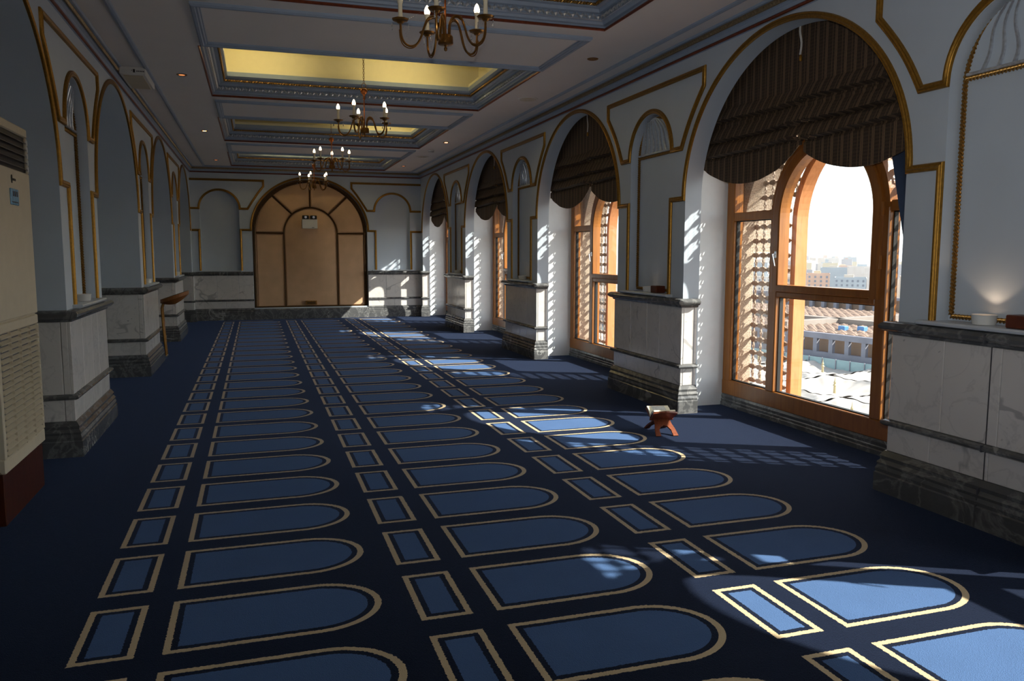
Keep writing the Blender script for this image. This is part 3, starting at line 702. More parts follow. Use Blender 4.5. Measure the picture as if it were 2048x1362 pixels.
def beadline(pts, w=1.0): return MB().sweep([(x, 0.055, z) for x, z in pts], [(a * w, b * 1.3) for a, b in BEAD], (0, -1, 0)).mesh('gilt_bead', 'dark_gilt', True, True, 50)
arcI = [(-IN - .01, ZB0), (-IN - .01, ZI)] + [(-(IN + .01) * cos(pi * i / 32), ZI + 0.525 * sin(pi * i / 32)) for i in range(1, 32)] + [(IN + .01, ZI), (IN + .01, ZB0)]
arcO = [(-OUT - .02, ZB0), (-OUT - .02, ZO)] + [(-(OUT + .02) * cos(pi * i / 48), ZO + (oz + .02) * sin(pi * i / 48)) for i in range(1, 48)] + [(OUT + .02, ZO), (OUT + .02, ZB0)]
obj('gilt_bead', beadline(arcI), door); obj('gilt_bead', beadline(arcO, 1.6), door)
for s in (-1, 1):
    obj('gilt_bead', beadline([(s * IN, ZO), (s * OUT, ZO)]), door)
    obj('gilt_bead', beadline([(s * 0.365, ZI + 0.39), (s * 0.745, ZO + 0.75)]), door)
obj('gilt_bead', beadline([(0, ZI + 0.52), (0, ZO + oz)]), door); obj('gilt_bead', beadline([(-OUT - 0.03, ZB0 - 0.01), (OUT + 0.03, ZB0 - 0.01)], 1.3), door)
obj('backing', MB().box(-1.15, 1.15, 0.095, 0.12, 0.22, 2.85).mesh('backing', 'dark_gilt', False), door)
fp = obj('floor_plate', MB().box(-0.112, 0.112, -0.006, 0.05, -0.042, 0.042, 0.004).mesh('floor_plate', 'brass', False), None, (1.083, YB, 0.326), label='small brass outlet plate low on the padded arch', cat='outlet')
obj('socket_face', MB().box(-0.085, 0.085, -0.010, -0.004, -0.024, 0.024, 0.003).mesh('socket_face', 'dark_gilt', False), fp)
el = obj('emergency_light', MB().box(-0.154, 0.154, -0.05, 0.045, -0.1, 0.09, 0.008).mesh('emergency_light', 'white_plastic', False), None, (1.088, YB, 1.955), label='white emergency light box with two lamp heads on the padded arch', cat='light')
for s in (-1, 1):
    h = obj('lamp_head', MB().box(-0.065, 0.065, -0.05, 0.03, 0, 0.075, 0.01).mesh('lamp_head', 'dark_plastic', False), el, (s * 0.08, -0.01, 0.092))
    obj('lens', MB().lathe([(0.0, 0), (0.02, 0.002), (0.026, 0.008), (0.026, 0.014)], (0, 0, 0), 12).mesh('lens', 'steel'), h, (0, -0.05, 0.038)).rotation_euler = (radians(90), 0, 0)
obj('lamp_slot', MB().box(0.04, 0.09, -0.053, -0.049, -0.085, -0.075).mesh('lamp_slot', 'ink', False), el)

# ------------------------------------------------------------------ windows
WC = 0.135        # window centre relative to the bay centre
def window_parts():
    parts = []
    F = lambda m, nm='frame', mat='window_wood': parts.append((nm, m.mesh(nm, mat, False), None))
    x0, x1 = -0.04, 0.05; yl, yr = T1, -T0; ch = 0.006     # +y is the far side
    F(MB().box(x0, x1, yl - 0.112, yl, 0.105, 2.75, ch), 'stile'); F(MB().box(x0, x1, yr, yr + 0.112, 0.105, 2.75, ch), 'stile')
    F(MB().box(x0 - .004, x1, yr, yl, 0.105, 0.235, ch), 'bottom_rail'); F(MB().box(x0, x1, yr, yl, 2.64, 2.75, ch), 'top_rail')
    g = 0.535
    for s in (-1, 1): F(MB().box(x0 - .008, x1, WC + s * g if s > 0 else WC - g - 0.1, WC + g + 0.1 if s > 0 else WC - g, 0.235, 1.66, ch), 'mullion')
    F(MB().box(x0 - .002, x1, WC + g + 0.1, yl - 0.112, 1.63, 1.70, ch), 'transom'); F(MB().box(x0 - .002, x1, yr + 0.112, WC - g - 0.1, 1.63, 1.70, ch), 'transom')
    F(MB().box(x0 - .006, x1, WC - g, WC + g, 1.005, 1.05, ch), 'transom')
    # fixed arch head round the casement
    hp = [(0, WC + 0.585 * cos(pi * i / 40), 1.63 + 0.585 * sin(pi * i / 40)) for i in range(41)]
    F(MB().sweep(hp, [(-0.05, -0.05), (-0.05, 0.046), (0.05, 0.046), (0.05, -0.05)], (-1, 0, 0), False, True), 'arch_head')
    sp = [(0, WC - 0.54, 1.045)] + [(0, WC - 0.54 * cos(pi * i / 40), 1.63 + 0.54 * sin(pi * i / 40)) for i in range(41)] + [(0, WC + 0.54, 1.045)]
    sash = MB().sweep(sp, [(-0.042, -0.03), (-0.042, 0.062), (-0.03, 0.068), (0.03, 0.068), (0.042, 0.062), (0.042, -0.03)], (-1, 0, 0), False, True)
    sash.box(-0.068, 0.03, WC - 0.54, WC + 0.54, 1.05, 1.105, ch)
    parts.append(('casement', sash.mesh('casement', 'window_wood', False), None))
    hd = MB().box(-0.078, -0.066, WC + 0.515, WC + 0.535, 1.315, 1.37, 0.003); hd.tube([(-0.078, WC + 0.525, 1.345), (-0.102, WC + 0.525, 1.345), (-0.105, WC + 0.52, 1.34), (-0.102, WC + 0.49, 1.252)], [0.005, 0.006, 0.007, 0.005], 8)
    parts.append(('handle', hd.mesh('handle', 'steel'), 'casement'))
    for zc in (1.25, 1.6): parts.append(('hinge', MB().tube([(-0.07, WC - 0.60, zc), (-0.07, WC - 0.60, zc + 0.09)], 0.009, 8).mesh('hinge', 'window_wood'), 'casement'))
    def pane(y0, y1, z0, z1, x=0.005, par=None): parts.append(('pane', MB().box(x, x + 0.006, y0, y1, z0, z1).mesh('pane', 'pane_glass', False), par))
    pane(WC + g + 0.1, yl - 0.112, 0.235, 1.63); pane(yr + 0.112, WC - g - 0.1, 0.235, 1.63); pane(WC - g, WC + g, 0.235, 1.005)
    ap = [(WC - 0.51, 1.10)] + [(WC - 0.51 * cos(pi * i / 24), 1.63 + 0.51 * sin(pi * i / 24)) for i in range(25)] + [(WC + 0.51, 1.10)]
    parts.append(('pane', MB().prism(ap, lambda u, v, d: (d, u, v), -0.01, -0.004).mesh('pane', 'pane_glass', False), 'casement'))
    for s, ye_ in ((1, yl - 0.112), (-1, yr + 0.112)):
        pl = [(ye_, 1.70), (ye_, 2.64), (WC, 2.64)] + [(WC + s * 0.63 * sin(pi / 2 * i / 16), 1.63 + 0.63 * cos(pi / 2 * i / 16)) for i in range(16)] + [(WC + s * 0.63, 1.70)]
        parts.append(('pane', MB().prism(pl, lambda u, v, d: (d, u, v), 0.01, 0.016).mesh('pane', 'pane_glass', False), None))
    gk = MB()
    for y0, y1, z0, z1 in ((WC + g + 0.1, yl - 0.112, 0.235, 1.63), (WC - g, WC + g, 0.235, 1.005), (yr + 0.112, WC - g - 0.1, 0.235, 1.63)):
        for b in ((y0, y0 + .008, z0, z1), (y1 - .008, y1, z0, z1), (y0, y1, z0, z0 + .008), (y0, y1, z1 - .008, z1)): gk.box(-0.012, 0.02, *b)
    parts.append(('gasket', gk.mesh('gasket', 'rubber', False), None))
    # marble sill base
    sb = MB().sweep([(-0.04, yl, 0), (-0.04, yr, 0)], [(-0.09, 0), (0.012, 0), (0.012, 0.03), (0.004, 0.036), (0.008, 0.055), (0.0, 0.062), (0.004, 0.085), (-0.004, 0.105), (-0.09, 0.105)], (0, 0, 1))
    parts.append(('sill_base', sb.mesh('sill_base', 'dark_marble', True, True, 30), None))
    # timber arch and lattice outside
    X2 = XO - XW; R_, zs = 0.66, 1.6
    cc = (yl + yr) / 2; hr = (yl - yr) / 2; sa = MB(); n = 40
    for i in range(n):
        p, q = cc - hr * cos(pi * i / n), cc - hr * cos(pi * (i + 1) / n); zp, zq = 1.36 + sqrt(max(0, hr * hr - (p - cc) ** 2)), 1.36 + sqrt(max(0, hr * hr - (q - cc) ** 2))
        sa.quad((X2 - .10, p, zp), (X2 - .10, q, zq), (X2 - .10, q, 2.93), (X2 - .10, p, 2.93)); sa.quad((X2 + .2, p, zp), (X2 + .2, q, zq), (X2 + .2, q, 2.93), (X2 + .2, p, 2.93)); sa.quad((X2 - .10, p, zp), (X2 - .10, q, zq), (X2 + .2, q, zq), (X2 + .2, p, zp))
    parts.append(('stone_arch', sa.mesh('stone_arch', 'granite', True, False), None))
    tp = [(X2 + .05, WC - R_ - .03, 0.0)] + [(X2 + .05, WC - (R_ + .03) * cos(pi * i / 40), zs + (R_ + .03) * sin(pi * i / 40)) for i in range(41)] + [(X2 + .05, WC + R_ + .03, 0.0)]
    ta = MB().sweep(tp, [(-0.03, -0.06), (-0.03, 0.05), (0.03, 0.05), (0.03, -0.06)], (-1, 0, 0), False, True)
    parts.append(('timber_arch', ta.mesh('timber_arch', 'timber', False), None))
    os_ = MB().box(0.05, X2 + 0.16, yr, yl, -0.1, 0.10); os_.box(X2 - 0.02, X2 + 0.12, yr, yl, 0.10, 0.155, 0.01)
    parts.append(('outer_sill', os_.mesh('outer_sill', 'timber', False), None))
    la = MB(); dz, dy = 0.124, 0.106; zz = 0.22; row = 0
    inside = lambda y, z, r: abs(y - WC) < r and z < zs + sqrt(max(0, r * r - (y - WC) ** 2))
    def bar(p, q, w, d=0.012):
        p = Vector((0, *p)); q = Vector((0, *q)); t = (q - p).normalized(); n = Vector((1, 0, 0)).cross(t) * w / 2; e = Vector((d / 2, 0, 0)); c = Vector((X2 + .02, 0, 0))
        la.add([c + p - n - e, c + p + n - e, c + q + n - e, c + q - n - e, c + p - n + e, c + p + n + e, c + q + n + e, c + q - n + e], [(0, 1, 2, 3), (7, 6, 5, 4), (0, 4, 5, 1), (1, 5, 6, 2), (2, 6, 7, 3), (3, 7, 4, 0)])
    while zz < 2.75:
        for s in (-1, 1):
            k = 0
            while True:
                y = (yl - 0.05 - k * dy) if s > 0 else (yr + 0.05 + k * dy); k += 1
                if (y - WC) * s < 0.0: break
                if inside(y, zz, R_ + 0.05): continue
                a, b = 0.044, 0.020
                pl = [(a, .35 * b), (.6 * a, b), (-.6 * a, b), (-a, .35 * b), (-a, -.35 * b), (-.6 * a, -b), (.6 * a, -b), (a, -.35 * b)]
                la.prism([(y + u, zz + v) for u, v in pl], lambda u, v, d: (d, u, v), X2 + .010, X2 + .030)
                bar((y - dy / 2, zz), (y + dy / 2, zz), 0.014)
                if zz + dz < 2.75:
                    bar((y - 0.012, zz), (y + 0.012, zz + dz / 2), 0.007); bar((y + 0.012, zz), (y - 0.012, zz + dz / 2), 0.007)
                    bar((y - 0.012, zz + dz / 2), (y + 0.012, zz + dz), 0.007); bar((y + 0.012, zz + dz / 2), (y - 0.012, zz + dz), 0.007)
        zz += dz
    parts.append(('lattice', la.mesh('lattice', 'lattice_wood', False), None))
    wm = MB()
    def wire(y0, y1, z0, z1): wm.box(X2 - 0.004, X2 - 0.0028, y0, y1, z0, z1)
    y = yr + 0.01
    while y < yl:
        z0 = 0.16
        if abs(y - WC) < R_ + 0.02: z0 = zs + sqrt(max(0, (R_ + .02) ** 2 - (y - WC) ** 2))
        wire(y - .0005, y + .0005, z0, 2.72); y += 0.026
    z = 0.18
    while z < 2.72:
        h = R_ + 0.02 if z < zs else (sqrt((R_ + .02) ** 2 - (z - zs) ** 2) if z < zs + R_ + .02 else 0)
        if h > 0: wire(yr, WC - h, z - .0005, z + .0005); wire(WC + h, yl, z - .0005, z + .0005)
        else: wire(yr, yl, z - .0005, z + .0005)
        z += 0.026
    parts.append(('wire_mesh', wm.mesh('wire_mesh', 'lattice_wood', False, False), None))
    return parts
wparts = window_parts()
wlab = {2: 'arched window nearest the camera, mostly out of frame', 3: 'large orange-framed arched window with the city view beside the near niche pier', 4: 'second arched window, seen obliquely past the book stand pier',
        5: 'third arched window, a thin orange strip between two piers', 6: 'farthest arched window next to the padded far wall', 1: 'arched window behind the camera'}
def build_window(i, c):
    w = obj('window_%d' % i, None, None, (XW, c, 0), kind='structure', label=wlab[i], cat='window'); byname = {}
    for nm, me, par in wparts:
        o = obj(nm, me, byname.get(par, w)); byname.setdefault(nm, o)
        if nm in ('lattice', 'wire_mesh'): o['kind'] = 'stuff'
for i, c in enumerate(RB): build_window(i + 1, c)

# ------------------------------------------------------------------ roman blinds
def blind_panel(y0, y1, seed):
    m = MB(); rnd = random.Random(seed); nu, nv = 40, 44; w = y1 - y0
    folds = [2.145, 2.255, 2.40]
    def hem(y):
        t = (y - y0) / w; outer = t if y0 < 0 else 1 - t
        t2 = max(0.0, min(1.0, (outer - 0.06) / 0.9))
        return 2.10 - 0.185 * (sin(pi * t2 ** 0.9) ** 0.75) - 0.05 * t2
    def prof(z, y):
        off = 0.0
        for k, fz in enumerate(folds):
            f0 = fz + 0.02 * (sin(3 * y + seed + k) * 0.5)
            if -0.02 <= z - f0 < 0: off -= 0.012
            d = z - f0
            if 0 <= d < 0.10: off += 0.055 * (1 - d / 0.10) ** 0.8
        return off
    def fn(u, v, sh=0.0):
        y = y0 + w * u; zb = hem(y); z = zb + (2.92 - zb) * v
        ins = 0.02 if z < 2.17 else -0.02
        if seed == 2 and u < 0.06: y = max(y, -0.02 + ins)
        if seed == 5 and u > 0.94: y = min(y, -0.02 - ins)
        return (-prof(z, y) + (0.004 if seed == 5 else 0.012) + 0.004 * sin(y * 23 + seed) * (1 - v) + sh, y, z)
    zs_ = []
    m.grid(lambda u, v: fn(u, v), nu, 120); m.grid(lambda u, v: fn(u, v, 0.006), nu, 120)
    n = 121; N = (nu + 1) * n
    m.f += [(i * n, (i + 1) * n, N + (i + 1) * n, N + i * n) for i in range(nu)]
    return m.mesh('blind_panel', 'blind_fabric', True, True, 60)
bp1, bp2 = blind_panel(-0.04, 1.30, 2), blind_panel(-1.25, 0.0, 5)
cordm = MB(); cpts = [(-0.05, -0.03 + 0.008 * sin(i * 0.9) - 0.012 * i / 8, 2.90 - 0.026 * i) for i in range(9)]
cordm.sweep(cpts, [(-0.009, 0), (-0.009, 0.002), (0.009, 0.002), (0.009, 0)], (-1, 0, 0), False, True)
cordm = cordm.mesh('cord', 'cord_white'); knobm = MB().lathe([(0.0, 0), (0.01, 0.004), (0.012, 0.03), (0.006, 0.045), (0, 0.046)], (-0.05, -0.042, 2.645), 10).mesh('cord_knob', 'gold')
blab = {3: 'dark brown striped roman blind over the large near window', 4: 'dark brown striped roman blind in the second window arch', 5: 'dark striped roman blind in the third window arch, half hidden by a pier',
        6: 'dark striped roman blind in the farthest window arch', 2: 'dark striped roman blind nearest the camera', 1: 'dark striped roman blind behind the camera'}
first = None
for i, c in enumerate(RB):
    if first is None:
        first = obj('roman_blind', None, None, (XR + 0.20, c, 0), label=blab[1], cat='blind', group='roman blinds in the window arches')
        obj('blind_panel', bp1, first); obj('blind_panel', bp2, first)
        k = obj('cord', cordm, first); obj('cord_knob', knobm, k)
    else: dup(first, (XR + 0.20, c, 0), blab[i + 1])
# dark blue cloth seen behind the near blind
def drape(u, v):
    z = 1.45 + v * 1.1; e = -0.83 + 0.24 * (z - 1.48)
    y = -1.04 + (e + 1.04) * u
    return (0.012 * sin(u * 9 + v), y, z)
dm = MB(); dm.grid(drape, 24, 16); dm.grid(lambda u, v: tuple(a + b for a, b in zip(drape(u, v), (0.004, 0, 0))), 24, 16)
obj('drape', dm.mesh('drape', 'blue_cloth'), None, (XR + 0.33, RB[2], 0), label='dark blue cloth hanging behind the near striped blind', cat='curtain')

# ------------------------------------------------------------------ chandeliers
def chandelier(loc, rot, label):
    root = obj('chandelier', None, None, loc, rot, label=label, cat='chandelier', group='five-arm candle chandeliers along the hall')
    for nm, me in CH['root']: obj(nm, me, root)
    for k in range(5):
        a = obj('arm', CH['arm'], root, (0, 0, 0), 2 * pi * k / 5)
        obj('drip_pan', CH['pan'], a); obj('candle', CH['candle'], a); obj('bulb', CH['bulb'], a); obj('bead_string', CH['string'], a)
        for sgn in (-1, 1): obj('crystal_drop', CH['drop'], a, (0, sgn * 0.048, 0))
    return root
CH = {}
Rr = 0.262
hub = MB().lathe([(0, 2.53), (0.008, 2.535), (0.010, 2.548), (0.006, 2.556), (0.012, 2.566), (0.040, 2.568), (0.045, 2.572), (0.044, 2.612), (0.038, 2.622), (0, 2.624)], n=20)
rod = MB().tube([(0, 0, 2.62), (0, 0, 2.93)], 0.0055, 8); rod.lathe([(0.0, 2.90), (0.014, 2.905), (0.010, 2.94), (0.018, 2.955), (0.0, 2.96)], n=14)
ball = MB().lathe([(0, 2.955), (0.02, 2.958), (0.034, 2.975), (0.037, 2.99), (0.032, 3.005), (0.016, 3.016), (0, 3.018)], n=18)
ringm = MB().tube([(0.022 * cos(2 * pi * i / 20), 0, 3.042 + 0.024 * sin(2 * pi * i / 20)) for i in range(20)], 0.003, 6, True)
chain = MB(); z = 3.066; k = 0
while z < 3.60:
    ax = (1, 0) if k % 2 == 0 else (0, 1)
    chain.tube([(ax[0] * 0.008 * cos(2 * pi * i / 10), ax[1] * 0.008 * cos(2 * pi * i / 10), z + 0.013 + 0.014 * sin(2 * pi * i / 10)) for i in range(10)], 0.0022, 5, True); z += 0.022; k += 1
rose = MB().lathe([(0.0, 3.58), (0.03, 3.59), (0.05, 3.615), (0.05, 3.62), (0, 3.62)], n=18)
CH['root'] = [('hub', hub.mesh('hub', 'brass')), ('rod', rod.mesh('rod', 'rose_brass')), ('ball', ball.mesh('ball', 'rose_brass')), ('ring', ringm.mesh('ring', 'brass')), ('chain', chain.mesh('chain', 'brass')), ('ceiling_rose', rose.mesh('ceiling_rose', 'brass'))]
# arm along +y (the back): rises from the hub, loops out, dips and rises to the pan
pts = []
ctrl = [(0.028, 2.60), (0.030, 2.68), (0.045, 2.715), (0.075, 2.725), (0.105, 2.705), (0.125, 2.66), (0.145, 2.60), (0.17, 2.562), (0.205, 2.55), (0.24, 2.568), (0.258, 2.61), (Rr, 2.675)]
def catmull(c, n=5):
    out = []
    for i in range(len(c) - 1):
        p0 = Vector(c[max(0, i - 1)]); p1 = Vector(c[i]); p2 = Vector(c[i + 1]); p3 = Vector(c[min(len(c) - 1, i + 2)])
        for j in range(n):
            t = j / n; out.append(0.5 * ((2 * p1) + (-p0 + p2) * t + (2 * p0 - 5 * p1 + 4 * p2 - p3) * t * t + (-p0 + 3 * p1 - 3 * p2 + p3) * t ** 3))
    return out + [Vector(c[-1])]
am = MB().tube([(0, p[0], p[1]) for p in catmull(ctrl)], 0.0066, 8)
am.tube([(0.004, p[0] + (0.006 if p[0] > 0.1 else 0), p[1] - 0.011) for p in catmull(ctrl)[:-2]], 0.0036, 6)
CH['arm'] = am.mesh('arm', 'brass')
CH['pan'] = MB().lathe([(0, 2.672), (0.014, 2.673), (0.022, 2.684), (0.042, 2.69), (0.048, 2.699), (0.040, 2.698), (0.012, 2.695), (0, 2.695)], (0, Rr, 0), 16, 0.06).mesh('drip_pan', 'brass')
CH['candle'] = MB().lathe([(0, 2.694), (0.0125, 2.694), (0.013, 2.72), (0.0118, 2.76), (0.0125, 2.785), (0.016, 2.79), (0.0165, 2.803), (0, 2.803)], (0, Rr, 0), 14).mesh('candle', 'candle')
CH['bulb'] = MB().lathe([(0, 2.803), (0.014, 2.803), (0.0175, 2.815), (0.016, 2.832), (0.010, 2.848), (0.003, 2.858), (0, 2.86)], (0, Rr, 0), 14).mesh('bulb', 'bulb')
sm_ = MB()
for i in range(26):
    t = i / 25; y = 0.012 + (Rr - 0.03) * t; z = 2.93 - 0.235 * t - 0.05 * sin(pi * t)
    sm_.lathe([(0, -0.0022), (0.0022, 0), (0, 0.0022)], (0, y, z), 5)
for i in range(20):
    t = i / 19; sm_.lathe([(0, -0.002), (0.002, 0), (0, 0.002)], (0.008, 0.13 + (Rr - 0.14) * t, 2.64 + 0.035 * t - 0.10 * sin(pi * t)), 5)
CH['string'] = sm_.mesh('bead_string', 'crystal', False)
CH['drop'] = MB().lathe([(0, 2.632), (0.005, 2.64), (0.004, 2.655), (0.001, 2.664), (0.0035, 2.669), (0.0, 2.676)], (0, Rr, 0), 8).mesh('crystal_drop', 'crystal', False)
for k, (c, rot, lab) in enumerate(((4.74, 12, 'nearest brass chandelier, cut by the top of the picture'), (8.40, 6, 'second brass chandelier, hanging before the bright yellow coffer'),
                                   (12.06, -6, 'third brass chandelier, hanging before the half-lit coffer'), (15.72, 18, 'farthest brass chandelier, in front of the padded arch top'))):
    chandelier((1.105, c, 0), radians(rot), lab)

# ------------------------------------------------------------------ ceiling fittings
rimm = MB().lathe([(0.030, 0.002), (0.032, -0.004), (0.046, -0.006), (0.05, 0), (0.046, 0.002)], n=24)
def downlight(x, y, mat, lab):
    m = MB(); n = 24; pr = [(0.028, 0.0), (0.030, -0.005), (0.045, -0.006), (0.05, 0.0)]
    for k in range(n):
        a, b = 2 * pi * k / n, 2 * pi * (k + 1) / n
        for (r0, z0), (r1, z1) in zip(pr[:-1], pr[1:]): m.quad((r0 * cos(a), r0 * sin(a), z0), (r0 * cos(b), r0 * sin(b), z0), (r1 * cos(b), r1 * sin(b), z1), (r1 * cos(a), r1 * sin(a), z1))
    d = obj('downlight', m.mesh('downlight', 'brass'), None, (x, y, CZ), label=lab, cat='downlight', group='small recessed downlights along the ceiling edges')
    obj('lamp', MB().lathe([(0, -0.002), (0.028, -0.003), (0.029, -0.0005), (0, -0.0005)], n=16).mesh('lamp', mat), d)
    if mat == 'spot_lit':
        L = bpy.data.lights.new('downlight_beam', 'SPOT'); L.energy = 12; L.color = (1, 0.66, 0.4); L.spot_size = radians(75); L.spot_blend = 0.6; L.shadow_soft_size = 0.03
        lo = bpy.data.objects.new('beam', L); COL.objects.link(lo); lo.parent = d; lo.location = (0, 0, -0.012)
downlight(-0.615, 8.47, 'spot_dim', 'dim downlight on the left, beside the bright yellow coffer')
downlight(-0.62, 12.17, 'spot_lit', 'brightest downlight, glowing on the left of the ceiling')
downlight(-0.63, 15.85, 'spot_dim', 'faint downlight on the left, nearest the far wall')
downlight(2.88, 6.68, 'brass', 'unlit nearest downlight on the right, above the book stand pier')
downlight(2.86, 12.28, 'spot_lit', 'glowing downlight on the right, beyond the round speaker grille')
downlight(2.82, 15.8, 'spot_dim', 'small downlight on the right, nearest the far wall')
def grille(x, y, lab):
    g = obj('ceiling_speaker', MB().lathe([(0, -0.008), (0.095, -0.008), (0.112, -0.005), (0.115, 0), (0, 0)], n=32).mesh('ceiling_speaker', 'white_plastic'), None, (x, y, CZ), label=lab, cat='speaker', group='round ceiling speakers')
    hm_ = MB()
    for r in (0.03, 0.05, 0.07, 0.088): hm_.tube([(r * cos(2 * pi * i / 24), r * sin(2 * pi * i / 24), -0.0085) for i in range(24)], 0.002, 4, True)
    obj('grille', hm_.mesh('grille', 'beige_plastic'), g)
grille(2.93, 8.59, 'round white ceiling speaker before the second window arch'); grille(2.87, 14.17, 'round white ceiling speaker farther down, before the third window arch')
sn = obj('smoke_detector', MB().lathe([(0, -0.04), (0.025, -0.04), (0.04, -0.03), (0.05, -0.012), (0.05, 0), (0, 0)], n=20).mesh('smoke_detector', 'white_plastic'), None, (2.84, 13.3, CZ), label='small round detector between the far right ceiling lights', cat='detector')
obj('vent_ring', MB().tube([(0.042 * cos(2 * pi * i / 20), 0.042 * sin(2 * pi * i / 20), -0.022) for i in range(20)], 0.004, 5, True).mesh('vent_ring', 'dark_plastic'), sn)
cu = obj('sign_box', MB().box(-0.112, 0.112, -0.35, 0.35, -0.07, 0, 0.006).mesh('sign_box', 'white_plastic', False), None, (-1.02, 8.60, CZ), label='white lamp box with a small printed emblem fixed at the left cornice', cat='light fixture')
obj('diffuser', MB().box(-0.085, 0.085, -0.31, 0.31, -0.076, -0.069, 0.003).mesh('diffuser', 'beige_plastic', False), cu)
ic = MB().box(0.005, 0.022, -0.352, -0.349, -0.052, -0.022); ic.box(-0.008, -0.002, -0.352, -0.349, -0.037, -0.030)
for q in range(5): ic.box(0.034 + q * 0.014, 0.043 + q * 0.014, -0.352, -0.349, -0.044, -0.034)
obj('emblem', ic.mesh('emblem', 'ink', False), cu)

# ------------------------------------------------------------------ cabinet air conditioner
ac = obj('air_conditioner', None, None, (-1.20, 4.80, 0), label='tall beige cabinet air conditioner on a dark red wooden base', cat='air conditioner')
hw_ = 0.385
obj('base', MB().box(-0.36, -0.015, -hw_, hw_ - 0.02, 0, 0.262, 0.004).mesh('base', 'red_wood', False), ac)
body = MB().box(-0.38, -0.012, -hw_, hw_, 0.262, 2.035, 0.012)
body.box(-0.03, 0.0, -hw_, hw_, 1.01, 1.79, 0.006)
body.box(-0.03, 0.0, -hw_, hw_, 1.985, 2.035, 0.006); body.box(-0.03, -0.002, -hw_, hw_, 0.262, 0.335, 0.006); body.box(-0.03, -0.001, -hw_, hw_, 0.95, 1.003, 0.006)
body.box(-0.03, 0.0, hw_ - 0.03, hw_, 0.335, 0.95, 0.004); body.box(-0.03, 0.0, -hw_, -hw_ + 0.03, 0.335, 0.95, 0.004)
body.box(-0.03, 0.0, hw_ - 0.035, hw_, 1.79, 1.985, 0.004); body.box(-0.03, 0.0, -hw_, -hw_ + 0.02, 1.79, 1.985, 0.004)
obj('body', body.mesh('body', 'beige_plastic', False), ac)
obj('outlet_shade_sheet', MB().box(-0.03, -0.0115, -hw_ + 0.02, hw_ - 0.035, 1.79, 1.985).mesh('outlet_shade_sheet', 'dark_plastic', False), ac)  # flush dark sheet in place of the shaded hollow behind the louvres
for k in range(5):
    z = 1.815 + k * 0.036
    obj('louvre', MB().add([(-0.012, -hw_ + .02, z), (0.004, -hw_ + .02, z - 0.008), (0.004, hw_ - .035, z - 0.008), (-0.012, hw_ - .035, z), (-0.012, -hw_ + .02, z + .004), (0.004, -hw_ + .02, z - 0.004), (0.004, hw_ - .035, z - 0.004), (-0.012, hw_ - .035, z + .004)], [(0, 1, 2, 3), (7, 6, 5, 4), (0, 4, 5, 1), (1, 5, 6, 2), (2, 6, 7, 3), (3, 7, 4, 0)]).mesh('louvre', 'louvre_grey', False), ac)
for k in range(5): obj('louvre_clip', MB().box(-0.006, 0.004, hw_ - 0.033, hw_ - 0.012, 1.80 + k * 0.036, 1.828 + k * 0.036, 0.002).mesh('louvre_clip', 'white_plastic', False), ac)
slm = MB().add([(-0.011, -0.355, 0.004), (0.005, -0.355, -0.008), (0.005, 0.355, -0.008), (-0.011, 0.355, 0.004), (-0.011, -0.355, 0.010), (0.008, -0.355, -0.001), (0.008, 0.355, -0.001), (-0.011, 0.355, 0.010)], [(0, 1, 2, 3), (7, 6, 5, 4), (0, 4, 5, 1), (1, 5, 6, 2), (2, 6, 7, 3), (3, 7, 4, 0)]).mesh('slat', 'beige_plastic', False)
obj('grille_shade_sheet', MB().box(-0.03, -0.0112, -hw_ + 0.03, hw_ - 0.03, 0.335, 0.95).mesh('grille_shade_sheet', 'louvre_grey', False), ac)  # grey sheet painted as the shade in the gaps between slats
for k in range(20): obj('slat', slm, ac, (0, 0, 0.352 + k * 0.0306))
for y in (-0.18, 0.0, 0.18): obj('grille_rib', MB().box(-0.01, 0.0045, y - 0.003, y + 0.003, 0.337, 0.95).mesh('grille_rib', 'beige_plastic', False), ac)
dp = obj('control_panel', MB().box(-0.002, 0.006, -0.02, 0.125, 1.60, 1.685, 0.003).mesh('control_panel', 'display', False), ac)
km = MB()
for y in (0.015, 0.05, 0.085): km.box(0.005, 0.0075, y, y + 0.018, 1.645, 1.672)
for q in range(8): km.box(0.005, 0.0068, -0.008 + q * 0.015, 0.002 + q * 0.015, 1.612, 1.618)
obj('buttons', km.mesh('buttons', 'ink', False), dp)
em = MB().prism([(0.011 * cos(2 * pi * i / 16), 0.022 * sin(2 * pi * i / 16)) for i in range(16)], lambda u, v, d: (d, 0.03 + u, 1.735 + v), -0.001, 0.003)
bd = obj('badge', em.mesh('badge', 'ink', False), ac)
lt = MB()
for q in range(4): lt.box(-0.001, 0.0025, 0.052 + q * 0.013, 0.062 + q * 0.013, 1.728, 1.740)
obj('lettering', lt.mesh('lettering', 'ink', False), ac)

# ------------------------------------------------------------------ small things on the sills
upm = MB().lathe([(0, 0), (0.05, 0), (0.054, 0.01), (0.056, 0.04), (0.060, 0.048), (0.056, 0.05), (0.050, 0.042), (0, 0.040)], n=28).mesh('uplight', 'white_plastic')
lens = {k: MB().lathe([(0, 0.041), (0.048, 0.041), (0.048, 0.044), (0, 0.0445)], n=24).mesh('lamp', k) for k in ('uplamp', 'uplamp_dim')}
def uplight(x, y, lit, lab):
    u_ = obj('uplight', upm, None, (x, y, 1.0015), label=lab, cat='light', group='white round uplights standing on the niche sills'); obj('lamp', lens['uplamp' if lit else 'uplamp_dim'], u_)
    L = bpy.data.lights.new('uplight_glow', 'SPOT'); L.energy = 0.9 if lit else 0.04; L.color = (1, 0.70, 0.46); L.spot_size = radians(112); L.spot_blend = 0.35; L.shadow_soft_size = 0.02
    lo = bpy.data.objects.new('glow', L); COL.objects.link(lo); lo.parent = u_; lo.location = (0, 0, 0.05); lo.rotation_euler = (radians(180), 0, 0)
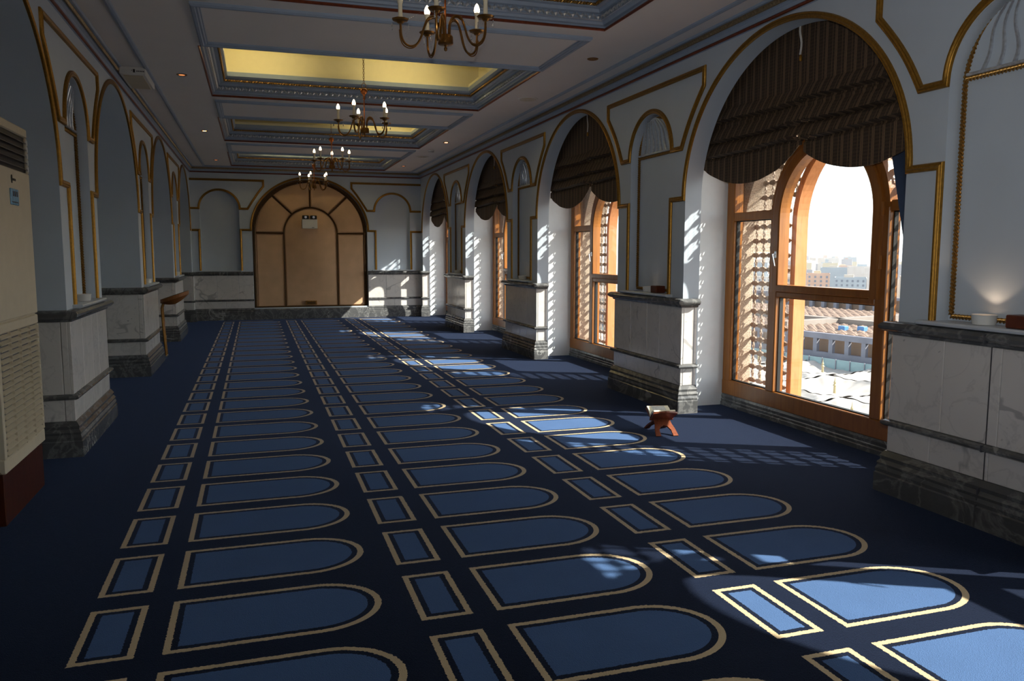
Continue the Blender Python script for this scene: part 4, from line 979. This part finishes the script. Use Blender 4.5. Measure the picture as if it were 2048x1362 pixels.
uplight(3.432, 3.045, True, 'lit white uplight on the nearest niche sill, right edge of the picture')
uplight(3.43, 6.60, False, 'white uplight on the niche sill of the pier behind the book stand')
for k, nm in ((4, 'third'), (5, 'fourth')): uplight(3.43, RP[k], False, 'white uplight on the niche sill of the %s window pier' % nm)
for k, nm in ((3, 'nearest left pier, beyond the air conditioner'), (4, 'second left pier, beside the gold stool'), (5, 'third left pier, toward the far wall')): uplight(-1.215, LP[k], False, 'white uplight on the niche sill of the ' + nm)
def sbox(x, y, w, lab):
    b = obj('tissue_box', MB().box(-0.045, 0.045, -w, w, 0, 0.062, 0.005).mesh('tissue_box', 'box_brown', False), None, (x, y, 1.0015), label=lab, cat='box')
    obj('slot', MB().prism([(0.016 * cos(2 * pi * i / 16), w * 0.6 * sin(2 * pi * i / 16)) for i in range(16)], lambda u, v, d: (u, v, d), 0.060, 0.0628).mesh('slot', 'ink', False), b)
sbox(3.42, 2.78, 0.10, 'brown wooden box on the nearest niche sill at the picture edge'); sbox(3.425, 6.42, 0.055, 'orange brown wooden box on the niche sill behind the book stand')

# ------------------------------------------------------------------ gold stool beside the second left pier
st = obj('stool', None, None, (-1.02, 11.27, 0), label='gold-legged stool with a tilted curved brown seat beside the second left pier', cat='stool')
def dish(u, v, top):
    a = u * 2 * pi; r = v; x = 0.175 * r * cos(a); y = 0.19 * r * sin(a); dip = -0.05 * (1 - r * r)
    return (x, y, 0.806 + x * 0.335 + dip + (0.0 if top else -0.045 - 0.025 * (1 - r)))
d1 = MB(); d1.grid(lambda u, v: dish(u, v, True), 32, 8); obj('seat', d1.mesh('seat', 'seat_dark', True, False), st)
d2 = MB(); d2.grid(lambda u, v: dish(u, v, False), 32, 8)
rim_o = [dish(i / 32, 1, True) for i in range(33)]; rim_u = [dish(i / 32, 1, False) for i in range(33)]
for i in range(32): d2.quad(rim_o[i], rim_o[i + 1], rim_u[i + 1], rim_u[i])
obj('seat_shell', d2.mesh('seat_shell', 'seat_brown', True, True), st)
for dy in (-0.06, 0.07):
    lg = obj('leg', MB().tube([(-0.140, dy, 0.70), (-0.158, dy, 0.64), (-0.15, dy, 0.385), (-0.128, dy, 0.012)], [0.012, 0.013, 0.013, 0.011], 8).mesh('leg', 'brass'), st)
    obj('foot', MB().lathe([(0, 0), (0.016, 0), (0.017, 0.012), (0.011, 0.02), (0, 0.02)], (-0.128, dy, 0), 12).mesh('foot', 'steel'), lg)
obj('brace', MB().box(-0.165, -0.137, -0.06, 0.07, 0.34, 0.47, 0.006).mesh('brace', 'seat_brown', False), st)

# ------------------------------------------------------------------ book stand with an open book
RZ = radians(-10)
rh = obj('book_stand', None, None, (2.898, 5.335, 0), RZ, label='carved reddish wooden folding book stand on the sunlit carpet', cat='book stand')
W2 = 0.090
def board(sg):
    """board lying in a plane through the hinge (z=.092): top on side sg, legs on side -sg; s runs along the board from foot to top"""
    th = radians(34); zh = 0.100; Lf = zh / sin(th); Lt = 0.142
    d = Vector((0, sg * cos(th), sin(th))); nrm = Vector((0, -sg * sin(th), cos(th)))
    o = Vector((0, 0, zh))
    top = [(-W2 * .9, 0.008), (W2 * .9, 0.008), (W2 * 1.04, 0.118), (W2 * 0.86, 0.124), (W2 * 0.6, 0.130), (W2 * 0.3, Lt - .004), (0, Lt), (-W2 * 0.3, Lt - .004), (-W2 * 0.6, 0.130), (-W2 * 0.86, 0.124), (-W2 * 1.04, 0.118)]
    m = MB(); fn = lambda u, v, q: o + Vector((1, 0, 0)) * u + d * v + nrm * q
    m.prism(top, fn, -0.006, 0.006)
    legs = [(-W2 * .96, -Lf), (-W2 * .52, -Lf), (-W2 * .5, -Lf * .66), (-W2 * .3, -Lf * .46), (0, -Lf * .38), (W2 * .3, -Lf * .46), (W2 * .5, -Lf * .66), (W2 * .52, -Lf), (W2 * .96, -Lf), (W2 * .86, -Lf * .6), (W2 * .72, -Lf * .3), (W2 * .68, 0.008), (-W2 * .68, 0.008), (-W2 * .72, -Lf * .3), (-W2 * .86, -Lf * .6)]
    lm = MB(); lm.prism(legs, fn, -0.006, 0.006)
    cv = MB()
    for u in (-0.045, -0.018, 0.018, 0.045): cv.tube([fn(u + 0.010 * cos(2 * pi * i / 12), 0.118 + 0.009 * sin(2 * pi * i / 12), 0.0062) for i in range(12)], 0.002, 4, True)
    for s_ in (-1, 1): cv.tube([fn(s_ * W2 * (.60 + .16 * i / 8), -Lf * (.15 + .75 * i / 8), -0.0065) for i in range(9)], 0.003, 4); cv.tube([fn(s_ * W2 * (.28 + .36 * i / 8), -Lf * (.25 + .5 * i / 8), -0.0065) for i in range(9)], 0.003, 4)
    return m, lm, cv, (o, d, nrm)
for sg in (-1, 1):
    m, lm, cv, fr = board(sg)
    b_ = obj('board', m.mesh('board', 'rehal_wood', False), rh); obj('carving', cv.mesh('carving', 'seat_dark'), b_); obj('leg_pair', lm.mesh('leg_pair', 'rehal_wood', False), rh)
obj('hinge_bar', MB().tube([(-W2, 0, 0.100), (W2, 0, 0.100)], 0.009, 8).mesh('hinge_bar', 'rehal_wood'), rh)
bk = obj('book', None, None, (2.893, 5.335, 0.1115), RZ, label='open book with printed pages resting on the carved stand', cat='book')
def leaf(sg, lift, thick):
    th = radians(34)
    def f(u, v, q):
        x = (u - 0.5) * 0.166; s = v * 0.112; curve = 0.012 * sin(pi * min(1, v * 1.1)) ; r = s * cos(th); zz = s * sin(th)
        n = (-sg * sin(th), cos(th)); k = lift + q + curve * (1 if q else 0.55)
        return (x, sg * (r + 0.002) + n[0] * k, zz + n[1] * k)
    m = MB(); a, b = 6, 12; top = [f(i / a, j / b, thick) for i in range(a + 1) for j in range(b + 1)]; bot = [f(i / a, j / b, 0) for i in range(a + 1) for j in range(b + 1)]
    n = len(top); m.add(top + bot, [])
    idx = lambda i, j: i * (b + 1) + j
    fs = []
    for i in range(a):
        for j in range(b): fs += [(idx(i, j), idx(i + 1, j), idx(i + 1, j + 1), idx(i, j + 1)), tuple(n + q for q in (idx(i, j), idx(i, j + 1), idx(i + 1, j + 1), idx(i + 1, j)))]
    for i in range(a): fs += [(idx(i, 0), n + idx(i, 0), n + idx(i + 1, 0), idx(i + 1, 0)), (idx(i, b), idx(i + 1, b), n + idx(i + 1, b), n + idx(i, b))]
    for j in range(b): fs += [(idx(0, j), idx(0, j + 1), n + idx(0, j + 1), n + idx(0, j)), (idx(a, j), n + idx(a, j), n + idx(a, j + 1), idx(a, j + 1))]
    m.f += fs; return m
for sg in (-1, 1):
    obj('cover', leaf(sg, 0.0, 0.003).mesh('cover', 'box_brown'), bk); obj('pages', leaf(sg, 0.0035, 0.012).mesh('pages', 'printed_page'), bk)

# ------------------------------------------------------------------ outside: mosque roofs and city far below
U = Vector((sin(radians(-10.7)), cos(radians(-10.7)), 0)); V = Vector((sin(radians(79.3)), cos(radians(79.3)), 0))
ANG = atan2(V.y, V.x)
def at(v, u, z=0): return (V * v + U * u + Vector((0, 0, z)))[:]
obj('ground', MB().box(-400, 9000, -1500, 12000, -51, -50).mesh('ground', 'pale_wall', False), kind='structure', label='hazy pale city ground far below the windows', cat='ground')
# white canopies
cs = 25.0
def canopy():
    m = MB()
    def f(u, v):
        x, y = (u - .5) * 2, (v - .5) * 2; r = max(abs(x), abs(y)); rr = sqrt(x * x + y * y); a = atan2(y, x)
        z = -2.6 * (1 - min(1, rr)) ** 0.6 * 1.0 + 0.22 * cos(8 * a) * min(1, rr) + 0.10 * cos(24 * a + 3 * rr) * rr + 0.5 * r
        return (x * cs * .485, y * cs * .485, z)
    m.grid(f, 40, 40); return m.mesh('canopy', 'canopy_white', True, False)
me_can = canopy(); me_mast = MB().lathe([(0, -14), (0.5, -14), (0.4, -3), (0.3, 0.5), (0.55, 0.6), (0.25, 1.0), (0.35, 1.4), (0.12, 1.9), (0.0, 3.0)], n=10).mesh('mast', 'finial')
n_ = 0
for iu in range(0, 8):
    for iv in range(0, 5):
        v, u = 90 + iv * cs, 85 + iu * cs
        if not 20 < math.degrees(atan2(V.x * v + U.x * u, V.y * v + U.y * u)) < 62: continue
        o = obj('courtyard_umbrella', None, None, at(v, u, -32), ANG, label='white folding courtyard umbrella among many on the square below the window', cat='umbrella', group='white courtyard umbrellas seen through the window')
        obj('canopy', me_can, o); obj('mast', me_mast, o)
obj('courtyard', MB().box(60, 204, 40, 330, -46.5, -46).mesh('courtyard', 'pale_wall', False), None, (0, 0, 0), ANG, label='pale paved courtyard beneath the white umbrellas', cat='courtyard', kind='structure')
fn_ = obj('glass_fence', MB().box(198, 198.4, 60, 330, -34.5, -30.2).mesh('glass_fence', 'glass_green', False), None, (0, 0, 0), ANG, label='long pale green screen along the edge of the umbrella square', cat='fence')
pm = MB().box(-0.15, 0.15, -0.12, 0.12, -34.5, -30.0).mesh('post', 'grey_wall', False)
for k in range(54): obj('post', pm, fn_, (197.9, 62 + k * 5.0, 0))
ar = obj('arcade', None, None, (0, 0, 0), ANG, label='grey arcaded wall in front of the wide patterned mosque roof', cat='building')
obj('parapet', MB().box(206, 207.5, 40, 360, -25.4, -23.6).mesh('parapet', 'grey_wall', False), ar); obj('wall_base', MB().box(206, 207.5, 40, 360, -33, -29.6).mesh('wall_base', 'grey_wall', False), ar)
obj('rear_wall', MB().box(209.5, 210, 40, 360, -33, -24).mesh('rear_wall', 'facade', False), ar)
pm = MB().box(-0.6, 0.6, -0.75, 0.75, -29.6, -25.4).mesh('pillar', 'grey_wall', False)
for k in range(52): obj('pillar', pm, ar, (206.7, 45 + k * 6.0, 0))
rf = obj('mosque_roof', MB().box(210, 310, 20, 420, -33, -24).mesh('mosque_roof', 'mosque_roof', False), None, (0, 0, 0), ANG, label='wide pinkish patterned roof beyond the arcaded wall', cat='roof')
vm = MB().grid(lambda u, v: ((u - .5) * 3.9, (v - .5) * 3.4, 0.9 * (1 - max(abs(u - .5), abs(v - .5)) * 2) ** 0.7), 4, 4)
vt = MB()
for i in range(23):
    for j in range(100): vt.add([(213 + i * 4.1 + x, 24 + j * 3.9 + y, -24 + z) for x, y, z in vm.v], vm.f)
vo = obj('roof_vaults', vt.mesh('roof_vaults', 'mosque_roof', True, False), rf); vo['kind'] = 'stuff'
for k, (a, b) in enumerate(((219, 176.5), (222.6, 172))): obj('skylight', MB().box(a, a + 2.2, b, b + 2.6, -23.9, -22.2, 0.2).mesh('skylight', 'skylight_blue', False), rf)
obj('walkway', MB().box(240, 244, 20, 420, -23.9, -21.9).mesh('walkway', 'pale_wall', False), rf); obj('walkway', MB().box(214, 308, 196, 200, -23.9, -21.9).mesh('walkway', 'pale_wall', False), rf)
ar2 = obj('arcade', None, None, (0, 0, 0), ANG, label='far arcaded wall closing the patterned mosque roof', cat='building')
obj('parapet', MB().box(309, 311, 20, 420, -18.8, -17.6).mesh('parapet', 'grey_wall', False), ar2); obj('rear_wall', MB().box(312, 313, 20, 420, -50, -18).mesh('rear_wall', 'facade', False), ar2)
pm = MB().box(-0.8, 0.8, -0.9, 0.9, -24, -18.8).mesh('pillar', 'grey_wall', False)
for k in range(56): obj('pillar', pm, ar2, (310, 24 + k * 7.0, 0))
# city buildings, each one a thing
D40, R40 = Vector((sin(radians(40.5)), cos(radians(40.5)), 0)), Vector((cos(radians(40.5)), -sin(radians(40.5)), 0))
tint = {}
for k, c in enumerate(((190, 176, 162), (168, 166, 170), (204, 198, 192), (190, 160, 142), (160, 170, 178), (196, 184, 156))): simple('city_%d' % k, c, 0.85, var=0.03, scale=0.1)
simple('city_window', (112, 120, 134), 0.4, var=0.05)
TAKEN = []
def free(x, y, r):
    if any((x - a) ** 2 + (y - b) ** 2 < (r + c) ** 2 for a, b, c in TAKEN): return False
    TAKEN.append((x, y, r)); return True
def building(d, l, w, dep, h, k, lab, grp, win):
    p = D40 * d + R40 * l
    if not win and not free(p.x, p.y + dep / 2, 0.62 * max(w, dep)): return
    if win: TAKEN.append((p.x, p.y, 0.62 * w))
    root = obj('city_building', None, None, (p.x, p.y, -50), -radians(40.5) + radians(random.uniform(-6, 6)), label=lab, cat='building', group=grp)
    m = MB().box(-w / 2, w / 2, 0, dep, 0, h)
    for a, b, c_, e in ((-w / 2, w / 2, 0, .4), (-w / 2, w / 2, dep - .4, dep), (-w / 2, -w / 2 + .4, 0, dep), (w / 2 - .4, w / 2, 0, dep)): m.box(a, b, c_, e, h, h + 1.2)
    obj('block', m.mesh('block', 'city_%d' % k, False), root)
    obj('roof_hut', MB().box(-w * .2, w * .1, dep * .3, dep * .6, h, h + 3.2).mesh('roof_hut', 'city_%d' % ((k + 2) % 6), False), root)
    if win:
        nx = max(3, int(w / 3.6)); nz = max(3, int(h / 3.4))
        wmsh = MB().box(-0.75, 0.75, -0.12, 0.06, -0.9, 0.9).mesh('window', 'city_window', False)
        for i in range(nx):
            for j in range(nz):
                if j < nz - 7: continue
                obj('window', wmsh, root, ((i + .5) * w / nx - w / 2, 0, (j + .5) * h / nz))
desc = ['cream', 'grey', 'white', 'salmon', 'blue-grey', 'yellowish']
ordn = ['first', 'second', 'third', 'fourth', 'fifth', 'sixth', 'seventh', 'eighth', 'ninth', 'tenth', 'eleventh', 'twelfth']
l = -95.0
for k in range(10):
    w = random.uniform(16, 24); h = random.uniform(31, 36); kk = [1, 2, 0, 3, 4, 1, 0, 5, 3, 4][k]
    building(690 + random.uniform(-12, 12), l + w / 2, w, 16, h, kk, 'pale %s block of flats, %s from the left in the front row of the city' % (desc[kk], ordn[k]), 'front row of city blocks', True)
    l += w + random.uniform(2.5, 4.5)
for k in range(110):
    d = 760 * (1.0 + 3.6 * (k / 110) ** 1.2) + random.uniform(-20, 20); l = random.uniform(-0.17, 0.17) * d
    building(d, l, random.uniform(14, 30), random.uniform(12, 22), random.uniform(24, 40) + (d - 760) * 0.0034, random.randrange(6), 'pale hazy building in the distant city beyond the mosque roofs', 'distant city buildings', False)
hz = MB()
occ = []
for k in range(420):
    d = random.uniform(1800, 5200); p = D40 * d + R40 * random.uniform(-0.3, 0.3) * d; w = random.uniform(12, 34); h = random.uniform(22, 36) + d * 0.0036
    if not free(p.x, p.y, 0.7 * w): continue
    hz.box(p.x - w / 2, p.x + w / 2, p.y - w / 2, p.y + w / 2, -50, -50 + h)
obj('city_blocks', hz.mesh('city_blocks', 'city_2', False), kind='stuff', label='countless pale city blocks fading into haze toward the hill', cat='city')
def hill(u, v):
    x = (u - .5) * 900; y = (v - .5) * 500; prof_ = max(0, 1 - (abs(x - 60) / 430) ** 1.6) * (0.75 + 0.25 * sin(u * 11)) * max(0, 1 - (abs(y) / 250) ** 2)
    p = D40 * (7200 + y) + R40 * (250 + x * 0.9); return (p.x, p.y, -50 + 112 * prof_)
obj('hill', MB().grid(hill, 48, 12).mesh('hill', 'mount_hazed', True, False), kind='structure', label='low hill on the horizon beyond the city, with haze put into its pale blue colour', cat='hill')

# ------------------------------------------------------------------ haze lying over the city
hm2 = bpy.data.materials.new('city_haze'); hm2.use_nodes = True; ht = hm2.node_tree; ht.nodes.remove(ht.nodes['Principled BSDF'])
hv = ht.nodes.new('ShaderNodeVolumeScatter'); hv.inputs['Density'].default_value = 0.00013; hv.inputs['Anisotropy'].default_value = 0.2; hv.inputs['Color'].default_value = (0.93, 0.96, 1, 1)
ht.links.new(hv.outputs[0], ht.nodes['Material Output'].inputs['Volume']); M['city_haze'] = hm2
hb = MB().add([(D40 * d + R40 * l * d + up * z)[:] for d in (330, 7900) for l in (-0.6, 0.6) for z in (-49, 75)], [(0, 1, 3, 2), (4, 6, 7, 5), (0, 4, 5, 1), (2, 3, 7, 6), (0, 2, 6, 4), (1, 5, 7, 3)])
obj('haze', hb.mesh('haze', 'city_haze', False), kind='stuff', label='thin pale morning haze over the distant city', cat='haze')
